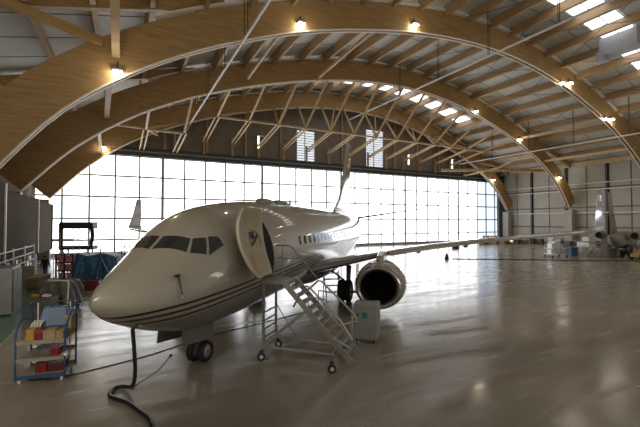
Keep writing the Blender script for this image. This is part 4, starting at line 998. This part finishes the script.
def bench(x, y, rz, w, lab, m_=WHITE):
    t = thing('work_bench', lab, 'bench', (x, y, 0), rz)
    MB().box((-w/2, -0.5, 0.82), (w/2, 0.5, 0.9)).build('top', m_, t, bevel=0.01)
    for a_ in (-w/2+0.1, w/2-0.1):
        for b_ in (-0.42, 0.42): MB().box((a_-0.04, b_-0.04, 0), (a_+0.04, b_+0.04, 0.82)).build('leg', STEELG, t)
    return t
bench(38.0, 52.5, 0.4, 4.0, 'long pale work bench behind the tan heap')
bench(35.8, 50.6, 0.35, 5.0, 'long pale work bench right of the blue bin')
tarp('covered_heap', (37.0, 47.8, 0), 0.3, 4.2, 1.6, 1.0, mat('tan_cover', (0.30, 0.26, 0.21), 0.8, var=0.3, scale=3), 'low heap under a tan cover at the right', 'heap', 9)
t = thing('tow_unit', 'dark rounded ground unit on wheels beside the tan heap', 'machine', (38.1, 46.0, 0), 0.2)
MB().lathe([(-0.5,0.05),(-0.5,0.5),(-0.3,0.62),(0.3,0.62),(0.5,0.5),(0.5,0.05)], Matrix.Translation((0,0,0.95)), 20).build('tank', BLACK, t, smooth=True)
for s in (-1, 1): MB().lathe([(-0.06,0.02),(-0.06,0.28),(0.06,0.28),(0.06,0.02)], Matrix.Translation((s*0.55,0,0.28)) @ Matrix.Rotation(pi/2,4,'Z'), 16).build('wheel', RUBBER, t)
MB().tube([(0.5,0,0.5),(2.2,0,0.35)], 0.05, 6).build('drawbar', YEL, t)
t = thing('yellow_tug', 'yellow wheeled ground unit at the right frame edge', 'vehicle', (37.2, 42.9, 0), 0.2)
MB().box((-0.9, -0.5, 0.3), (0.9, 0.5, 0.75)).build('chassis', YEL, t, bevel=0.06)
MB().box((-0.2, -0.4, 0.75), (0.7, 0.4, 1.0)).build('cover', YEL, t, bevel=0.06)
for x in (-0.6, 0.6):
    for y in (-0.5, 0.5): MB().lathe([(-0.07,0.02),(-0.07,0.27),(0.07,0.27),(0.07,0.02)], Matrix.Translation((x,y,0.27)), 16).build('wheel', RUBBER, t)
# cartons and pallets along the far right corner
rr_ = random.Random(4); g = 'cartons stacked along the far right corner'
cols = [CARD, CRATEW, CARD, GREYC, CARD, WHITE]
spots = []
for i in range(9):
    spots.append((72.5+i*1.1, 4.5+rr_.random()*0.6))
for i in range(11):
    spots.append((68.5+i*1.25+rr_.random()*0.3, 6.0+rr_.random()*2.0 + i*0.25))
labs = {}
for i, (u, v) in enumerate(spots):
    p = W(u, v, 0); sx = 0.9+rr_.random()*0.8; sz = 0.7+rr_.random()*0.9
    cargo('carton', sx, 1.0, sz, (p.x, p.y, 0), AL+rr_.random()*0.3, cols[i % 6], ('brown carton' if cols[i % 6] in (CARD, CRATEW) else 'dark carton' if cols[i % 6] == GREYC else 'white carton')+' on the floor in the far right corner beyond the wing', 'box', g)
rr_ = random.Random(8)
for i in range(8):
    p = W(79.0+rr_.random()*2, 9.0+i*2.0, 0)
    cargo('carton', 1.0+rr_.random()*0.6, 1.0, 0.7+rr_.random()*1.0, (p.x, p.y, 0), AL, cols[(i*2+1) % 6] if i % 3 else STEELG, 'storage box standing along the foot of the right wall', 'box', 'storage boxes along the right wall')

# ------------------------------------------------------------------ world and lights
w = bpy.data.worlds.new('world'); S.world = w; w.use_nodes = True
bg = w.node_tree.nodes['Background']; bg.inputs[0].default_value = (1.0, 0.93, 0.82, 1); bg.inputs[1].default_value = 0.36

def arch_fill(p, q, energy, size, col=(1, 0.9, 0.74)):  # unseen area lights added to brighten the arch faces
    l = bpy.data.lights.new('arch_fill', 'AREA'); l.energy = energy; l.size = size; l.color = col
    o = bpy.data.objects.new('arch_fill', l); C.objects.link(o); o.location = p
    o.rotation_euler = (Vector(q)-Vector(p)).to_track_quat('-Z', 'Y').to_euler()
arch_fill(W(2, 50, 5.5), W(4, 28, 17), 520, 5)
arch_fill(W(26, 52, 5.5), W(26, 30, 22), 420, 5)
arch_fill(W(66, 52, 5.5), W(60, 28, 20), 420, 5)
